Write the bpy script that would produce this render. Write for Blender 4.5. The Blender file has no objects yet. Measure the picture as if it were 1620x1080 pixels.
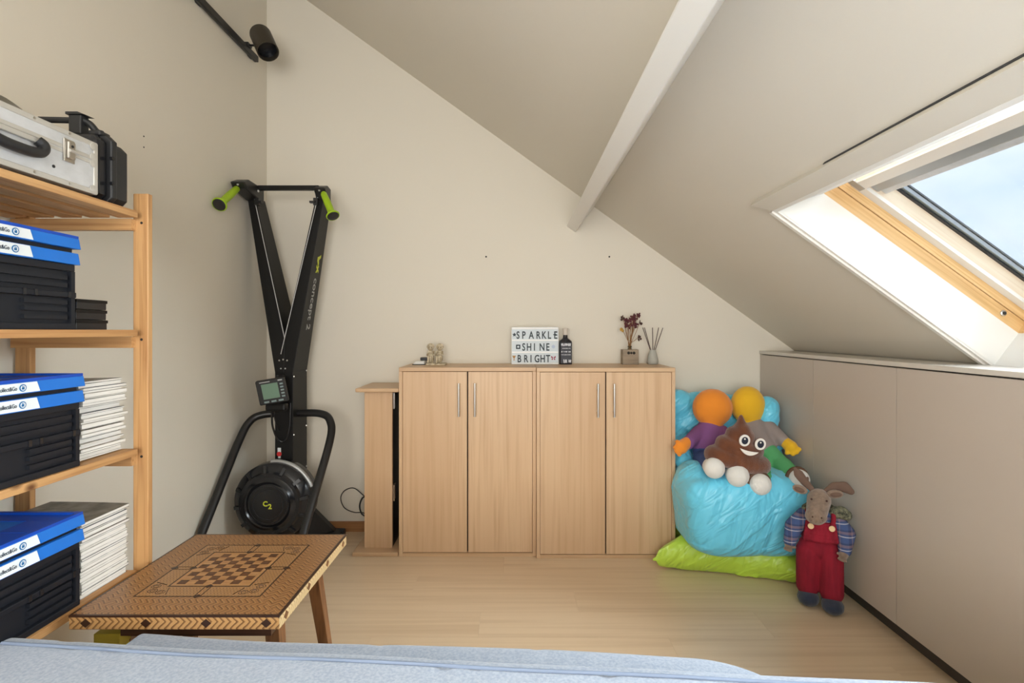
import bpy, bmesh, math, random
from mathutils import Vector, Matrix, noise
random.seed(7)
PI = math.pi
scn = bpy.context.scene
COL = scn.collection

# ------------------------------------------------------------------ camera, sky, light, exposure
K = 840.0                      # focal length in pixels of a 1620-wide frame
CX, CY, H = 815.0, 523.0, 1.24 # vanishing point of the depth lines and eye height
cam_d = bpy.data.cameras.new('camera')
cam_d.sensor_width = 36.0
cam_d.lens = K / 1620.0 * 36.0
cam_d.shift_x = (810 - CX) / 1620.0
cam_d.shift_y = (CY - 540) / 1620.0
cam_d.clip_start = 0.02
cam = bpy.data.objects.new('camera', cam_d)
COL.objects.link(cam)
cam.location = (0, 0, H)
cam.rotation_euler = (PI / 2, 0, 0)
scn.camera = cam

scn.view_settings.view_transform = 'Standard'
scn.view_settings.look = 'None'
scn.view_settings.gamma = 1.0
scn.view_settings.use_curve_mapping = False
scn.view_settings.exposure = 0.60

world = bpy.data.worlds.new('sky')
scn.world = world
world.use_nodes = True
wn, wl = world.node_tree.nodes, world.node_tree.links
wn.clear()
wo = wn.new('ShaderNodeOutputWorld')
wb = wn.new('ShaderNodeBackground')
wt = wn.new('ShaderNodeTexCoord')
wm = wn.new('ShaderNodeMapping'); wm.inputs['Scale'].default_value = (2.0, 2.0, 5.0)
wz = wn.new('ShaderNodeTexNoise'); wz.inputs['Scale'].default_value = 1.6; wz.inputs['Detail'].default_value = 6
wr = wn.new('ShaderNodeValToRGB')
wr.color_ramp.elements[0].position = 0.35; wr.color_ramp.elements[0].color = (0.50, 0.66, 0.93, 1)
wr.color_ramp.elements[1].position = 0.70; wr.color_ramp.elements[1].color = (0.80, 0.87, 0.97, 1)
wb.inputs["Strength"].default_value = 0.82
wl.new(wt.outputs['Generated'], wm.inputs['Vector']); wl.new(wm.outputs['Vector'], wz.inputs['Vector'])
wl.new(wz.outputs['Fac'], wr.inputs['Fac']); wl.new(wr.outputs['Color'], wb.inputs['Color'])
wl.new(wb.outputs['Background'], wo.inputs['Surface'])

# the bright overcast sky on the skylight side of the roof: one very soft sun
sun_d = bpy.data.lights.new('overcast_sun', 'SUN')
sun_d.energy = 24.0
sun_d.angle = math.radians(84)
sun_d.color = (0.90, 0.95, 1.0)
sun = bpy.data.objects.new('overcast_sun', sun_d)
COL.objects.link(sun)
sun.rotation_euler = Vector((0.82, 0.27, 0.50)).to_track_quat('Z', 'Y').to_euler()

# soft fill light added behind the camera, at an unseen opening
rear_fill_d = bpy.data.lights.new('rear_fill_light', 'AREA')
rear_fill_d.shape = 'RECTANGLE'; rear_fill_d.size = 1.9; rear_fill_d.size_y = 1.35
rear_fill_d.energy = 62.0
rear_fill_d.color = (1.0, 0.95, 0.88)
rear_fill = bpy.data.objects.new('rear_fill_light', rear_fill_d)
COL.objects.link(rear_fill)
rear_fill.location = (-0.1, -1.55, 1.38)
rear_fill.rotation_euler = (PI / 2, 0, 0)

# ------------------------------------------------------------------ room measures
YB = 3.29                      # back wall
XL = -1.539                    # left wall
XC = 1.516                     # front of the low built-in cupboards
YR = -1.60                     # wall behind the camera
SL = 0.7186                    # roof slope
ZC0 = 2.359                    # roof height over x = 0
DU = Vector((0.8121, 0, -0.5836))   # down the slope
DN = Vector((0.5836, 0, 0.8121))    # out of the roof
def W(px, py, Y): return Vector(((px - CX) * Y / K, Y, H - (py - CY) * Y / K))
def roofp(u, y, n): return Vector((0, y, ZC0)) + DU * u + DN * n

# ------------------------------------------------------------------ materials
MATS = {}
def srgb(r, g, b):
    f = lambda c: (c / 255 / 12.92) if c / 255 <= 0.04045 else ((c / 255 + 0.055) / 1.055) ** 2.4
    return (f(r), f(g), f(b), 1)
def mat(name, col, rough=0.6, metal=0.0, bump=None, spec=None, sheen=0.0, var=None, emit=None, coat=0.0):
    """bump = (scale, strength, distance); var = (colour2, scale, (sx,sy,sz))"""
    m = bpy.data.materials.new(name); m.use_nodes = True
    n, l = m.node_tree.nodes, m.node_tree.links
    b = n['Principled BSDF']
    b.inputs['Base Color'].default_value = col
    b.inputs['Roughness'].default_value = rough
    b.inputs['Metallic'].default_value = metal
    if spec is not None: b.inputs['Specular IOR Level'].default_value = spec
    if sheen: b.inputs['Sheen Weight'].default_value = sheen
    if coat: b.inputs['Coat Weight'].default_value = coat
    if emit:
        b.inputs['Emission Color'].default_value = col; b.inputs['Emission Strength'].default_value = emit
    tc = None
    if bump or var: tc = n.new('ShaderNodeTexCoord')
    if bump:
        t = n.new('ShaderNodeTexNoise'); t.inputs['Scale'].default_value = bump[0]; t.inputs['Detail'].default_value = 4
        bp = n.new('ShaderNodeBump'); bp.inputs['Strength'].default_value = bump[1]; bp.inputs['Distance'].default_value = bump[2]
        l.new(tc.outputs['Object'], t.inputs['Vector']); l.new(t.outputs['Fac'], bp.inputs['Height'])
        l.new(bp.outputs['Normal'], b.inputs['Normal'])
    if var:
        mp = n.new('ShaderNodeMapping'); mp.inputs['Scale'].default_value = var[2]
        t2 = n.new('ShaderNodeTexNoise'); t2.inputs['Scale'].default_value = var[1]; t2.inputs['Detail'].default_value = 5
        r = n.new('ShaderNodeValToRGB')
        r.color_ramp.elements[0].position = 0.35; r.color_ramp.elements[0].color = col
        r.color_ramp.elements[1].position = 0.65; r.color_ramp.elements[1].color = var[0]
        l.new(tc.outputs['Object'], mp.inputs['Vector']); l.new(mp.outputs['Vector'], t2.inputs['Vector'])
        l.new(t2.outputs['Fac'], r.inputs['Fac']); l.new(r.outputs['Color'], b.inputs['Base Color'])
    MATS[name] = m
    return m
def wood(name, c1, c2, c3, axis='Z', rough=0.45, fine=60, knots=False, rnd=True, lo=1.5, roty=0.0):
    """long grain along one object axis, with slow colour bands and fine streaks"""
    m = bpy.data.materials.new(name); m.use_nodes = True
    n, l = m.node_tree.nodes, m.node_tree.links
    b = n['Principled BSDF']; b.inputs['Roughness'].default_value = rough
    tc = n.new('ShaderNodeTexCoord')
    src = tc.outputs['Object']
    if roty:
        rm = n.new('ShaderNodeMapping'); rm.inputs['Rotation'].default_value = (0, roty, 0)
        l.new(src, rm.inputs['Vector']); src = rm.outputs['Vector']
    if rnd:
        oi = n.new('ShaderNodeObjectInfo')
        ad = n.new('ShaderNodeVectorMath'); ad.operation = 'ADD'
        ml = n.new('ShaderNodeMath'); ml.operation = 'MULTIPLY'; ml.inputs[1].default_value = 37.0
        l.new(oi.outputs['Random'], ml.inputs[0]); l.new(src, ad.inputs[0]); l.new(ml.outputs[0], ad.inputs[1])
        src = ad.outputs[0]
    def tex(sc, stretch, detail):
        s = [1.0, 1.0, 1.0]; s['XYZ'.index(axis)] = stretch
        mp = n.new('ShaderNodeMapping'); mp.inputs['Scale'].default_value = s
        t = n.new('ShaderNodeTexNoise'); t.inputs['Scale'].default_value = sc; t.inputs['Detail'].default_value = detail
        t.inputs['Distortion'].default_value = 0.3
        l.new(src, mp.inputs['Vector']); l.new(mp.outputs['Vector'], t.inputs['Vector'])
        return t.outputs['Fac']
    r1 = n.new('ShaderNodeValToRGB')
    r1.color_ramp.elements[0].position = 0.36; r1.color_ramp.elements[0].color = c1
    r1.color_ramp.elements[1].position = 0.66; r1.color_ramp.elements[1].color = c2
    l.new(tex(fine / 8.0, 0.035, 3), r1.inputs['Fac'])
    r2 = n.new('ShaderNodeValToRGB')
    r2.color_ramp.elements[0].position = 0.45; r2.color_ramp.elements[0].color = (0, 0, 0, 1)
    r2.color_ramp.elements[1].position = 0.75; r2.color_ramp.elements[1].color = (1, 1, 1, 1)
    l.new(tex(fine * lo, 0.03, 5), r2.inputs['Fac'])
    mx = n.new('ShaderNodeMix'); mx.data_type = 'RGBA'
    l.new(r2.outputs['Color'], mx.inputs['Factor']); l.new(r1.outputs['Color'], mx.inputs['A']); mx.inputs['B'].default_value = c3
    out = mx.outputs['Result']
    if knots:
        v = n.new('ShaderNodeTexVoronoi'); v.inputs['Scale'].default_value = 5.0
        s = [1.0, 1.0, 1.0]; s['XYZ'.index(axis)] = 0.7
        mp = n.new('ShaderNodeMapping'); mp.inputs['Scale'].default_value = s
        l.new(src, mp.inputs['Vector']); l.new(mp.outputs['Vector'], v.inputs['Vector'])
        r3 = n.new('ShaderNodeValToRGB')
        r3.color_ramp.elements[0].position = 0.03; r3.color_ramp.elements[0].color = (1, 1, 1, 1)
        r3.color_ramp.elements[1].position = 0.075; r3.color_ramp.elements[1].color = (0, 0, 0, 1)
        l.new(v.outputs['Distance'], r3.inputs['Fac'])
        m2 = n.new('ShaderNodeMix'); m2.data_type = 'RGBA'
        l.new(r3.outputs['Color'], m2.inputs['Factor']); l.new(out, m2.inputs['A']); m2.inputs['B'].default_value = srgb(96, 58, 30)
        out = m2.outputs['Result']
    l.new(out, b.inputs['Base Color'])
    MATS[name] = m
    return m
def glass(name, tint=(0.95, 0.97, 0.97, 1), refl=0.08):
    m = bpy.data.materials.new(name); m.use_nodes = True
    n, l = m.node_tree.nodes, m.node_tree.links
    n.remove(n['Principled BSDF'])
    t = n.new('ShaderNodeBsdfTransparent'); t.inputs['Color'].default_value = tint
    g = n.new('ShaderNodeBsdfGlossy'); g.inputs['Roughness'].default_value = 0.03
    lw = n.new('ShaderNodeLayerWeight'); lw.inputs['Blend'].default_value = refl
    mx = n.new('ShaderNodeMixShader')
    l.new(lw.outputs['Fresnel'], mx.inputs['Fac']); l.new(t.outputs[0], mx.inputs[1]); l.new(g.outputs[0], mx.inputs[2])
    l.new(mx.outputs[0], n['Material Output'].inputs['Surface'])
    MATS[name] = m
    return m
def chevron(name, cols, axis, period=0.012, band=0.022, lines=0.5):
    """marquetry of slanted slips: stripes of t + |folded s|"""
    m = bpy.data.materials.new(name); m.use_nodes = True
    n, l = m.node_tree.nodes, m.node_tree.links
    b = n['Principled BSDF']; b.inputs['Roughness'].default_value = 0.32
    tc = n.new('ShaderNodeTexCoord'); sp = n.new('ShaderNodeSeparateXYZ'); l.new(tc.outputs['Object'], sp.inputs[0])
    def mth(op, a, bb=None):
        k = n.new('ShaderNodeMath'); k.operation = op
        for i, v in enumerate((a, bb)):
            if v is None: continue
            if isinstance(v, (int, float)): k.inputs[i].default_value = v
            else: l.new(v, k.inputs[i])
        return k.outputs[0]
    T, S = (sp.outputs['X'], sp.outputs['Y']) if axis == 'X' else (sp.outputs['Y'], sp.outputs['X'])
    if axis == 'XZ': T, S = sp.outputs['X'], sp.outputs['Z']
    if axis == 'YZ': T, S = sp.outputs['Y'], sp.outputs['Z']
    fold = mth('PINGPONG', S, band)
    k = mth('FRACT', mth('DIVIDE', mth('ADD', T, fold), period))
    tn = n.new('ShaderNodeTexNoise'); tn.inputs['Scale'].default_value = 55
    l.new(tc.outputs['Object'], tn.inputs['Vector'])
    k2 = mth('FRACT', mth('ADD', k, mth('MULTIPLY', tn.outputs['Fac'], 0.35)))
    r = n.new('ShaderNodeValToRGB'); r.color_ramp.interpolation = 'LINEAR'
    r.color_ramp.elements[0].position = 0.0; r.color_ramp.elements[0].color = cols[0]
    r.color_ramp.elements[1].position = 1.0; r.color_ramp.elements[1].color = cols[1]
    e = r.color_ramp.elements.new(lines); e.color = cols[1]
    e = r.color_ramp.elements.new(lines - 0.12); e.color = cols[0]
    e = r.color_ramp.elements.new(0.9); e.color = cols[2]
    l.new(k2, r.inputs['Fac']); l.new(r.outputs['Color'], b.inputs['Base Color'])
    MATS[name] = m
    return m
def plaid(name):
    m = bpy.data.materials.new(name); m.use_nodes = True
    n, l = m.node_tree.nodes, m.node_tree.links
    b = n['Principled BSDF']; b.inputs['Roughness'].default_value = 0.9
    tc = n.new('ShaderNodeTexCoord'); sp = n.new('ShaderNodeSeparateXYZ'); l.new(tc.outputs['Object'], sp.inputs[0])
    def stripe(out, per, ph, stops):
        a = n.new('ShaderNodeMath'); a.operation = 'ADD'; a.inputs[1].default_value = ph; l.new(out, a.inputs[0])
        d = n.new('ShaderNodeMath'); d.operation = 'DIVIDE'; d.inputs[1].default_value = per; l.new(a.outputs[0], d.inputs[0])
        f = n.new('ShaderNodeMath'); f.operation = 'FRACT'; l.new(d.outputs[0], f.inputs[0])
        r = n.new('ShaderNodeValToRGB'); r.color_ramp.interpolation = 'CONSTANT'
        r.color_ramp.elements[0].position = 0; r.color_ramp.elements[0].color = stops[0][1]
        r.color_ramp.elements[1].position = stops[1][0]; r.color_ramp.elements[1].color = stops[1][1]
        for p, c in stops[2:]:
            e = r.color_ramp.elements.new(p); e.color = c
        l.new(f.outputs[0], r.inputs['Fac'])
        return r.outputs['Color']
    s1 = stripe(sp.outputs['Z'], 0.062, 5.0, [(0, srgb(62, 82, 128)), (0.42, srgb(200, 200, 208)), (0.50, srgb(60, 74, 116)), (0.66, srgb(128, 104, 112)), (0.86, srgb(44, 56, 92))])
    s2 = stripe(sp.outputs['X'], 0.058, 5.0, [(0, srgb(72, 94, 140)), (0.45, srgb(52, 58, 96)), (0.7, srgb(150, 128, 132)), (0.8, srgb(70, 90, 136))])
    mx = n.new('ShaderNodeMix'); mx.data_type = 'RGBA'; mx.inputs['Factor'].default_value = 0.38
    l.new(s1, mx.inputs['A']); l.new(s2, mx.inputs['B']); l.new(mx.outputs['Result'], b.inputs['Base Color'])
    MATS[name] = m
    return m

def crease(name, col):
    """thin nylon with soft diagonal creases"""
    m = mat(name, col, 0.36, sheen=0.15)
    n, l = m.node_tree.nodes, m.node_tree.links
    tc = n.new('ShaderNodeTexCoord'); prev = None
    for rot, sc, st in ((0.65, (1.8, 3.0, 9.0), 0.34), (-0.35, (9.0, 4.0, 2.0), 0.26)):
        mp = n.new('ShaderNodeMapping'); mp.inputs['Rotation'].default_value = (0, rot, 0)
        mp2 = n.new('ShaderNodeMapping'); mp2.inputs['Scale'].default_value = sc
        t = n.new('ShaderNodeTexNoise'); t.inputs['Scale'].default_value = 1.6; t.inputs['Detail'].default_value = 2.5; t.inputs['Distortion'].default_value = 0.6
        r = n.new('ShaderNodeValToRGB'); r.color_ramp.interpolation = 'EASE'
        r.color_ramp.elements[0].position = 0.38; r.color_ramp.elements[1].position = 0.62
        e = r.color_ramp.elements.new(0.5); e.color = (1, 1, 1, 1); r.color_ramp.elements[-1].color = (0.1, 0.1, 0.1, 1)
        b = n.new('ShaderNodeBump'); b.inputs['Strength'].default_value = st; b.inputs['Distance'].default_value = 0.012
        l.new(tc.outputs['Object'], mp.inputs['Vector']); l.new(mp.outputs['Vector'], mp2.inputs['Vector']); l.new(mp2.outputs['Vector'], t.inputs['Vector'])
        l.new(t.outputs['Fac'], r.inputs['Fac']); l.new(r.outputs['Color'], b.inputs['Height'])
        if prev: l.new(prev, b.inputs['Normal'])
        prev = b.outputs['Normal']
    l.new(prev, n['Principled BSDF'].inputs['Normal'])
    return m
WALLC = (0.745, 0.70, 0.605, 1)
mat('wall_paint', WALLC, 0.85, bump=(140, 0.06, 0.004))
mat('ceiling_paint', (0.715, 0.667, 0.575, 1), 0.85, bump=(120, 0.05, 0.004))
mat('white_paint', (0.83, 0.81, 0.76, 1), 0.5)
mat('lining_white', (0.80, 0.79, 0.75, 1), 0.5)
mat('underlay', srgb(150, 118, 84), 0.8)
mat('hole_dark', (0.02, 0.018, 0.015, 1), 0.9)
mat('taupe', srgb(192, 181, 170), 0.38, bump=(300, 0.02, 0.001))
mat('taupe_top', srgb(206, 200, 190), 0.32)
mat('plinth', srgb(70, 64, 60), 0.6)
mat('black_metal', (0.012, 0.012, 0.013, 1), 0.38)
mat('black_satin', (0.010, 0.010, 0.010, 1), 0.42, spec=0.2)
mat('black_plastic', (0.016, 0.017, 0.019, 1), 0.45)
mat('black_gloss', (0.012, 0.013, 0.016, 1), 0.22)
mat('crate_black', (0.009, 0.011, 0.016, 1), 0.45, spec=0.35)
mat('spot_bronze', (0.05, 0.042, 0.03, 1), 0.45, 0.3)
mat('steel', (0.62, 0.60, 0.56, 1), 0.28, 1.0)
mat('rivet', (0.75, 0.75, 0.75, 1), 0.3, 0.8)
mat('alu', (0.66, 0.67, 0.68, 1), 0.42, 0.15, var=((0.58, 0.59, 0.59, 1), 40, (1, 0.6, 1)))
mat('alu_edge', (0.60, 0.58, 0.53, 1), 0.36, 0.35)
mat('alu_grey', (0.42, 0.43, 0.43, 1), 0.4, 0.5)
mat('gasket', (0.03, 0.033, 0.036, 1), 0.6)
mat('crate_blue', srgb(22, 112, 206), 0.42)
mat('crate_blue_lid', srgb(10, 72, 178), 0.38)
mat('label_white', srgb(226, 232, 234), 0.5)
mat('ink_navy', srgb(34, 50, 70), 0.6)
mat('ink_blue', srgb(24, 104, 160), 0.5)
mat('ink_black', (0.015, 0.016, 0.018, 1), 0.6)
mat('lime', srgb(160, 196, 30), 0.5)
mat('logo_lime', srgb(205, 214, 60), 0.5)
mat('logo_grey', srgb(170, 172, 172), 0.5)
mat('lcd', srgb(112, 140, 122), 0.3)
mat('lcd_button', srgb(130, 150, 150), 0.5)
mat('sticker_red', srgb(200, 40, 40), 0.5)
mat('cord_white', srgb(190, 190, 190), 0.6)
mat('paper', srgb(240, 238, 232), 0.8, var=(srgb(222, 218, 208), 12, (1, 1, 60)))
for i, c in enumerate([(205, 200, 190), (130, 124, 112), (90, 96, 104), (168, 150, 126), (96, 84, 70), (222, 220, 214)]):
    mat('cover_%d' % i, srgb(*c), 0.4, var=(srgb(*[max(0, k - 60) for k in c]), 22, (1, 1, 1)))
mat('cover_spine', srgb(84, 60, 92), 0.5)
wood('pine', srgb(204, 160, 108), srgb(186, 138, 86), srgb(162, 112, 66), 'Z', 0.5, 70, True)
wood('pine_y', srgb(204, 160, 108), srgb(186, 138, 86), srgb(162, 112, 66), 'Y', 0.5, 70, True)
wood('pine_x', srgb(204, 160, 108), srgb(186, 138, 86), srgb(162, 112, 66), 'X', 0.5, 70, True)
wood('window_pine', srgb(228, 194, 142), srgb(218, 178, 122), srgb(200, 156, 100), 'X', 0.4, 60, roty=-math.atan(0.7186))
wood('window_pale', srgb(236, 222, 200), srgb(228, 210, 184), srgb(220, 200, 172), 'X', 0.4, 60, roty=-math.atan(0.7186))
wood('beech', srgb(217, 186, 150), srgb(206, 172, 135), srgb(197, 161, 124), 'Z', 0.42, 34)
wood('beech_x', srgb(212, 180, 143), srgb(202, 168, 131), srgb(192, 156, 119), 'X', 0.42, 34)
wood('laminate', srgb(224, 200, 168), srgb(218, 193, 160), srgb(208, 181, 147), 'X', 0.30, 22)
wood('base_wood', srgb(176, 128, 84), srgb(160, 112, 70), srgb(140, 96, 60), 'X', 0.5, 50)
wood('walnut_leg', srgb(150, 104, 66), srgb(126, 84, 50), srgb(104, 66, 38), 'Z', 0.4, 70)
wood('inlay_light', srgb(182, 136, 86), srgb(166, 120, 72), srgb(148, 102, 60), 'X', 0.32, 90)
wood('inlay_dark', srgb(104, 66, 38), srgb(86, 52, 30), srgb(68, 40, 24), 'X', 0.32, 90)
wood('inlay_brown', srgb(134, 92, 56), srgb(116, 78, 46), srgb(98, 64, 38), 'X', 0.32, 90)
wood('dark_wood', srgb(80, 50, 32), srgb(64, 40, 26), srgb(50, 30, 20), 'X', 0.45, 70)
mat('inlay_line', srgb(54, 32, 20), 0.35)
chev = (srgb(148, 104, 62), srgb(82, 50, 29), srgb(178, 132, 82))
chevron('chevron_x', chev, 'X', 0.016, 0.0165); chevron('chevron_y', chev, 'Y', 0.016, 0.0165)
chevf = (srgb(190, 146, 92), srgb(80, 50, 28), srgb(164, 120, 72))
chevron('chevron_edge_x', chevf, 'XZ', 0.016, 0.0165, 0.72); chevron('chevron_edge_y', (srgb(222, 196, 146), srgb(150, 110, 66), srgb(230, 206, 160)), 'YZ', 0.016, 0.0165, 0.8)
chevron('lattice', (srgb(164, 120, 74), srgb(92, 60, 35), srgb(182, 140, 92)), 'X', 0.009, 0.007, 0.6)
mat('mattress', srgb(160, 170, 183), 0.9, bump=(900, 0.35, 0.002), sheen=0.3, var=(srgb(138, 150, 168), 160, (1, 1, 1)))
mat('mattress_seam', srgb(124, 138, 160), 0.9)
crease('nylon_blue', srgb(110, 214, 248))
crease('nylon_green', srgb(196, 232, 80))
mat('plush_brown', srgb(116, 66, 36), 0.95, bump=(260, 0.7, 0.006), sheen=0.5, var=(srgb(92, 50, 28), 14, (1, 1, 1)))
mat('felt_white', srgb(236, 234, 228), 0.85)
mat('felt_navy', srgb(26, 34, 52), 0.7)
mat('plush_orange', srgb(236, 142, 40), 0.9, bump=(400, 0.3, 0.003), sheen=0.3)
mat('plush_yellow', srgb(232, 182, 30), 0.9, bump=(400, 0.3, 0.003), sheen=0.3)
mat('cloth_purple', srgb(132, 84, 140), 0.9, bump=(500, 0.3, 0.002))
mat('cloth_grey', srgb(150, 140, 138), 0.9, bump=(500, 0.3, 0.002))
mat('cloth_green', srgb(92, 178, 118), 0.9, bump=(500, 0.3, 0.002))
mat('cloth_denim', srgb(62, 84, 140), 0.9, bump=(500, 0.3, 0.002))
mat('plush_white', srgb(226, 226, 222), 0.95, bump=(300, 0.4, 0.004), sheen=0.3)
mat('shoe_brown', srgb(98, 72, 54), 0.8)
mat('moose_fur', srgb(140, 120, 104), 0.95, bump=(300, 0.5, 0.004), sheen=0.4, var=(srgb(120, 102, 88), 60, (1, 1, 1)))
mat('antler', srgb(104, 82, 70), 0.85, bump=(120, 0.3, 0.004))
mat('cord_red', srgb(150, 22, 46), 0.9, bump=(500, 0.3, 0.003), var=(srgb(128, 14, 38), 26, (1, 1, 0.2)))
mat('button', srgb(228, 196, 150), 0.5)
mat('boot', srgb(44, 52, 70), 0.95, bump=(300, 0.5, 0.004), sheen=0.3)
mat('scarf', srgb(128, 128, 104), 0.95, bump=(70, 1.0, 0.01), var=(srgb(62, 66, 56), 60, (1, 1, 1)))
plaid('plaid')
mat('cream_stone', srgb(222, 210, 184), 0.7, var=(srgb(150, 134, 104), 40, (1, 1, 1)))
mat('white_plastic', srgb(228, 228, 224), 0.45)
mat('lightbox_panel', srgb(206, 216, 222), 0.45)
mat('lightbox_rail', srgb(236, 238, 238), 0.4)
mat('letter', srgb(48, 60, 68), 0.6)
mat('letter_red', srgb(150, 44, 74), 0.6); mat('letter_gold', srgb(176, 130, 70), 0.6); mat('letter_pale', srgb(180, 194, 214), 0.6)
mat('bottle_glass', srgb(22, 24, 34), 0.12, coat=0.5)
mat('bottle_label', srgb(30, 32, 42), 0.5, var=(srgb(40, 42, 54), 90, (1, 1, 1)))
mat('bottle_print', srgb(206, 208, 214), 0.5)
mat('bottle_cap', srgb(206, 196, 184), 0.35)
mat('grey_wood', srgb(158, 142, 122), 0.7, var=(srgb(130, 116, 98), 30, (0.2, 1, 1)))
mat('stone_grey', srgb(172, 172, 164), 0.6)
mat('reed', srgb(92, 76, 72), 0.8)
mat('stem', srgb(140, 100, 58), 0.8)
mat('petal_plum', srgb(96, 48, 56), 0.9); mat('petal_yellow', srgb(190, 150, 70), 0.9); mat('leaf_dark', srgb(74, 50, 44), 0.9)
mat('cable', srgb(52, 50, 48), 0.6)
mat('yellow_card', srgb(196, 176, 60), 0.6)
glass('window_glass'); glass('vase_glass', (0.86, 0.9, 0.88, 1), 0.2)
glass('plastic_film', (0.88, 0.87, 0.84, 1), 0.25)

# ------------------------------------------------------------------ building helpers
ORG = {}
class MB:
    def __init__(s): s.bm = bmesh.new()
    def poly(s, pts):
        return s.bm.faces.new([s.bm.verts.new(p) for p in pts])
    def hexa(s, a, b):
        """a, b: two loops of equal length, closed into a solid"""
        A = [s.bm.verts.new(p) for p in a]; B = [s.bm.verts.new(p) for p in b]; n = len(A)
        s.bm.faces.new(A[::-1]); s.bm.faces.new(B)
        for i in range(n): s.bm.faces.new((A[i], A[(i + 1) % n], B[(i + 1) % n], B[i]))
        return s
    def box(s, x0, x1, y0, y1, z0, z1, M=None):
        a = [Vector(p) for p in ((x0, y0, z0), (x1, y0, z0), (x1, y1, z0), (x0, y1, z0))]
        b = [Vector(p) for p in ((x0, y0, z1), (x1, y0, z1), (x1, y1, z1), (x0, y1, z1))]
        if M is not None: a = [M @ p for p in a]; b = [M @ p for p in b]
        return s.hexa(a, b)
    def roofbox(s, u0, u1, y0, y1, n0, n1):
        a = [roofp(u0, y0, n0), roofp(u1, y0, n0), roofp(u1, y1, n0), roofp(u0, y1, n0)]
        b = [roofp(u0, y0, n1), roofp(u1, y0, n1), roofp(u1, y1, n1), roofp(u0, y1, n1)]
        return s.hexa(a, b)
    def roofring(s, u0, u1, y0, y1, w, n0, n1):
        """frame whose inner opening is u0..u1, y0..y1 and whose bars are w wide"""
        s.roofbox(u0 - w, u0, y0 - w, y1 + w, n0, n1); s.roofbox(u1, u1 + w, y0 - w, y1 + w, n0, n1)
        s.roofbox(u0, u1, y0 - w, y0, n0, n1); s.roofbox(u0, u1, y1, y1 + w, n0, n1)
        return s
    def cyl(s, p0, p1, r0, r1=None, seg=20, cap=True):
        return s.tube([p0, p1], [r0, r0 if r1 is None else r1], seg, cap)
    def tube(s, pts, r, seg=12, cap=True):
        pts = [Vector(p) for p in pts]; n = len(pts)
        R = r if isinstance(r, (list, tuple)) else [r] * n
        rings = []; up = None
        for i in range(n):
            t = (pts[min(i + 1, n - 1)] - pts[max(i - 1, 0)]).normalized()
            if up is None:
                up = t.orthogonal().normalized()
            up = (up - t * up.dot(t)).normalized(); v = t.cross(up)
            rings.append([s.bm.verts.new(pts[i] + (up * math.cos(2 * PI * k / seg) + v * math.sin(2 * PI * k / seg)) * R[i]) for k in range(seg)])
        for i in range(n - 1):
            for k in range(seg):
                s.bm.faces.new((rings[i][k], rings[i][(k + 1) % seg], rings[i + 1][(k + 1) % seg], rings[i + 1][k]))
        if cap:
            s.bm.faces.new(rings[0][::-1]); s.bm.faces.new(rings[-1])
        return s
    def lathe(s, prof, org, axis=(0, 0, 1), seg=40, cap=True):
        """prof: list of (radius, height) about the axis"""
        ax = Vector(axis).normalized(); u = ax.orthogonal().normalized(); v = ax.cross(u); o = Vector(org)
        rings = [[s.bm.verts.new(o + ax * h + (u * math.cos(2 * PI * k / seg) + v * math.sin(2 * PI * k / seg)) * max(r, 1e-4)) for k in range(seg)] for r, h in prof]
        for i in range(len(rings) - 1):
            for k in range(seg):
                s.bm.faces.new((rings[i][k], rings[i][(k + 1) % seg], rings[i + 1][(k + 1) % seg], rings[i + 1][k]))
        if cap:
            s.bm.faces.new(rings[0][::-1]); s.bm.faces.new(rings[-1])
        return s
    def ball(s, c, r, M=None, seg=16):
        r = r if isinstance(r, (tuple, list, Vector)) else (r, r, r)
        X = Matrix.Translation(Vector(c)) @ (M.to_4x4() if M is not None else Matrix()) @ Matrix.Diagonal((r[0], r[1], r[2], 1))
        bmesh.ops.create_uvsphere(s.bm, u_segments=seg, v_segments=max(6, seg * 2 // 3), radius=1.0, matrix=X)
        return s
    def limb(s, p0, p1, r0, r1, n=7, seg=14):
        p0, p1 = Vector(p0), Vector(p1)
        for i in range(n):
            t = i / (n - 1); s.ball(p0.lerp(p1, t), r0 + (r1 - r0) * t, None, seg)
        return s
def fin(name, me, material, parent, smooth, bevel, solid=None):
    o = bpy.data.objects.new(name, me)
    if material: me.materials.append(MATS[material])
    COL.objects.link(o)
    if smooth:
        me.shade_smooth(); me.set_sharp_from_angle(angle=math.radians(smooth if smooth is not True else 40))
    if parent is not None: o.parent = parent
    if bevel:
        b = o.modifiers.new('bevel', 'BEVEL'); b.width = bevel; b.segments = 2; b.limit_method = 'ANGLE'; b.angle_limit = math.radians(50)
    return o
def build(mb, name, material, parent=None, smooth=False, bevel=0.0, org=None, local=False):
    """world coordinates unless local; the mesh is stored relative to its thing's base"""
    o3 = Vector((0, 0, 0))
    if parent is not None: o3 = ORG[parent]
    elif org is not None: o3 = Vector(org)
    if not local and o3.length: bmesh.ops.translate(mb.bm, verts=mb.bm.verts, vec=-o3)
    bmesh.ops.recalc_face_normals(mb.bm, faces=mb.bm.faces)
    me = bpy.data.meshes.new(name); mb.bm.to_mesh(me); mb.bm.free()
    o = fin(name, me, material, parent, smooth, bevel)
    if parent is None: o.location = o3
    ORG[o] = o3
    return o
def tag(o, label, cat, group=None, kind=None):
    o['label'] = label
    if cat: o['category'] = cat
    if group: o['group'] = group
    if kind: o['kind'] = kind
    return o
def thing(name, label, cat, loc, rz=0.0, group=None):
    o = bpy.data.objects.new(name, None); o.empty_display_size = 0.05; COL.objects.link(o)
    o.location = loc; o.rotation_euler = (0, 0, rz); ORG[o] = Vector(loc)
    return tag(o, label, cat, group)
def struct(o, label, cat): return tag(o, label, cat, kind='structure')
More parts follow.
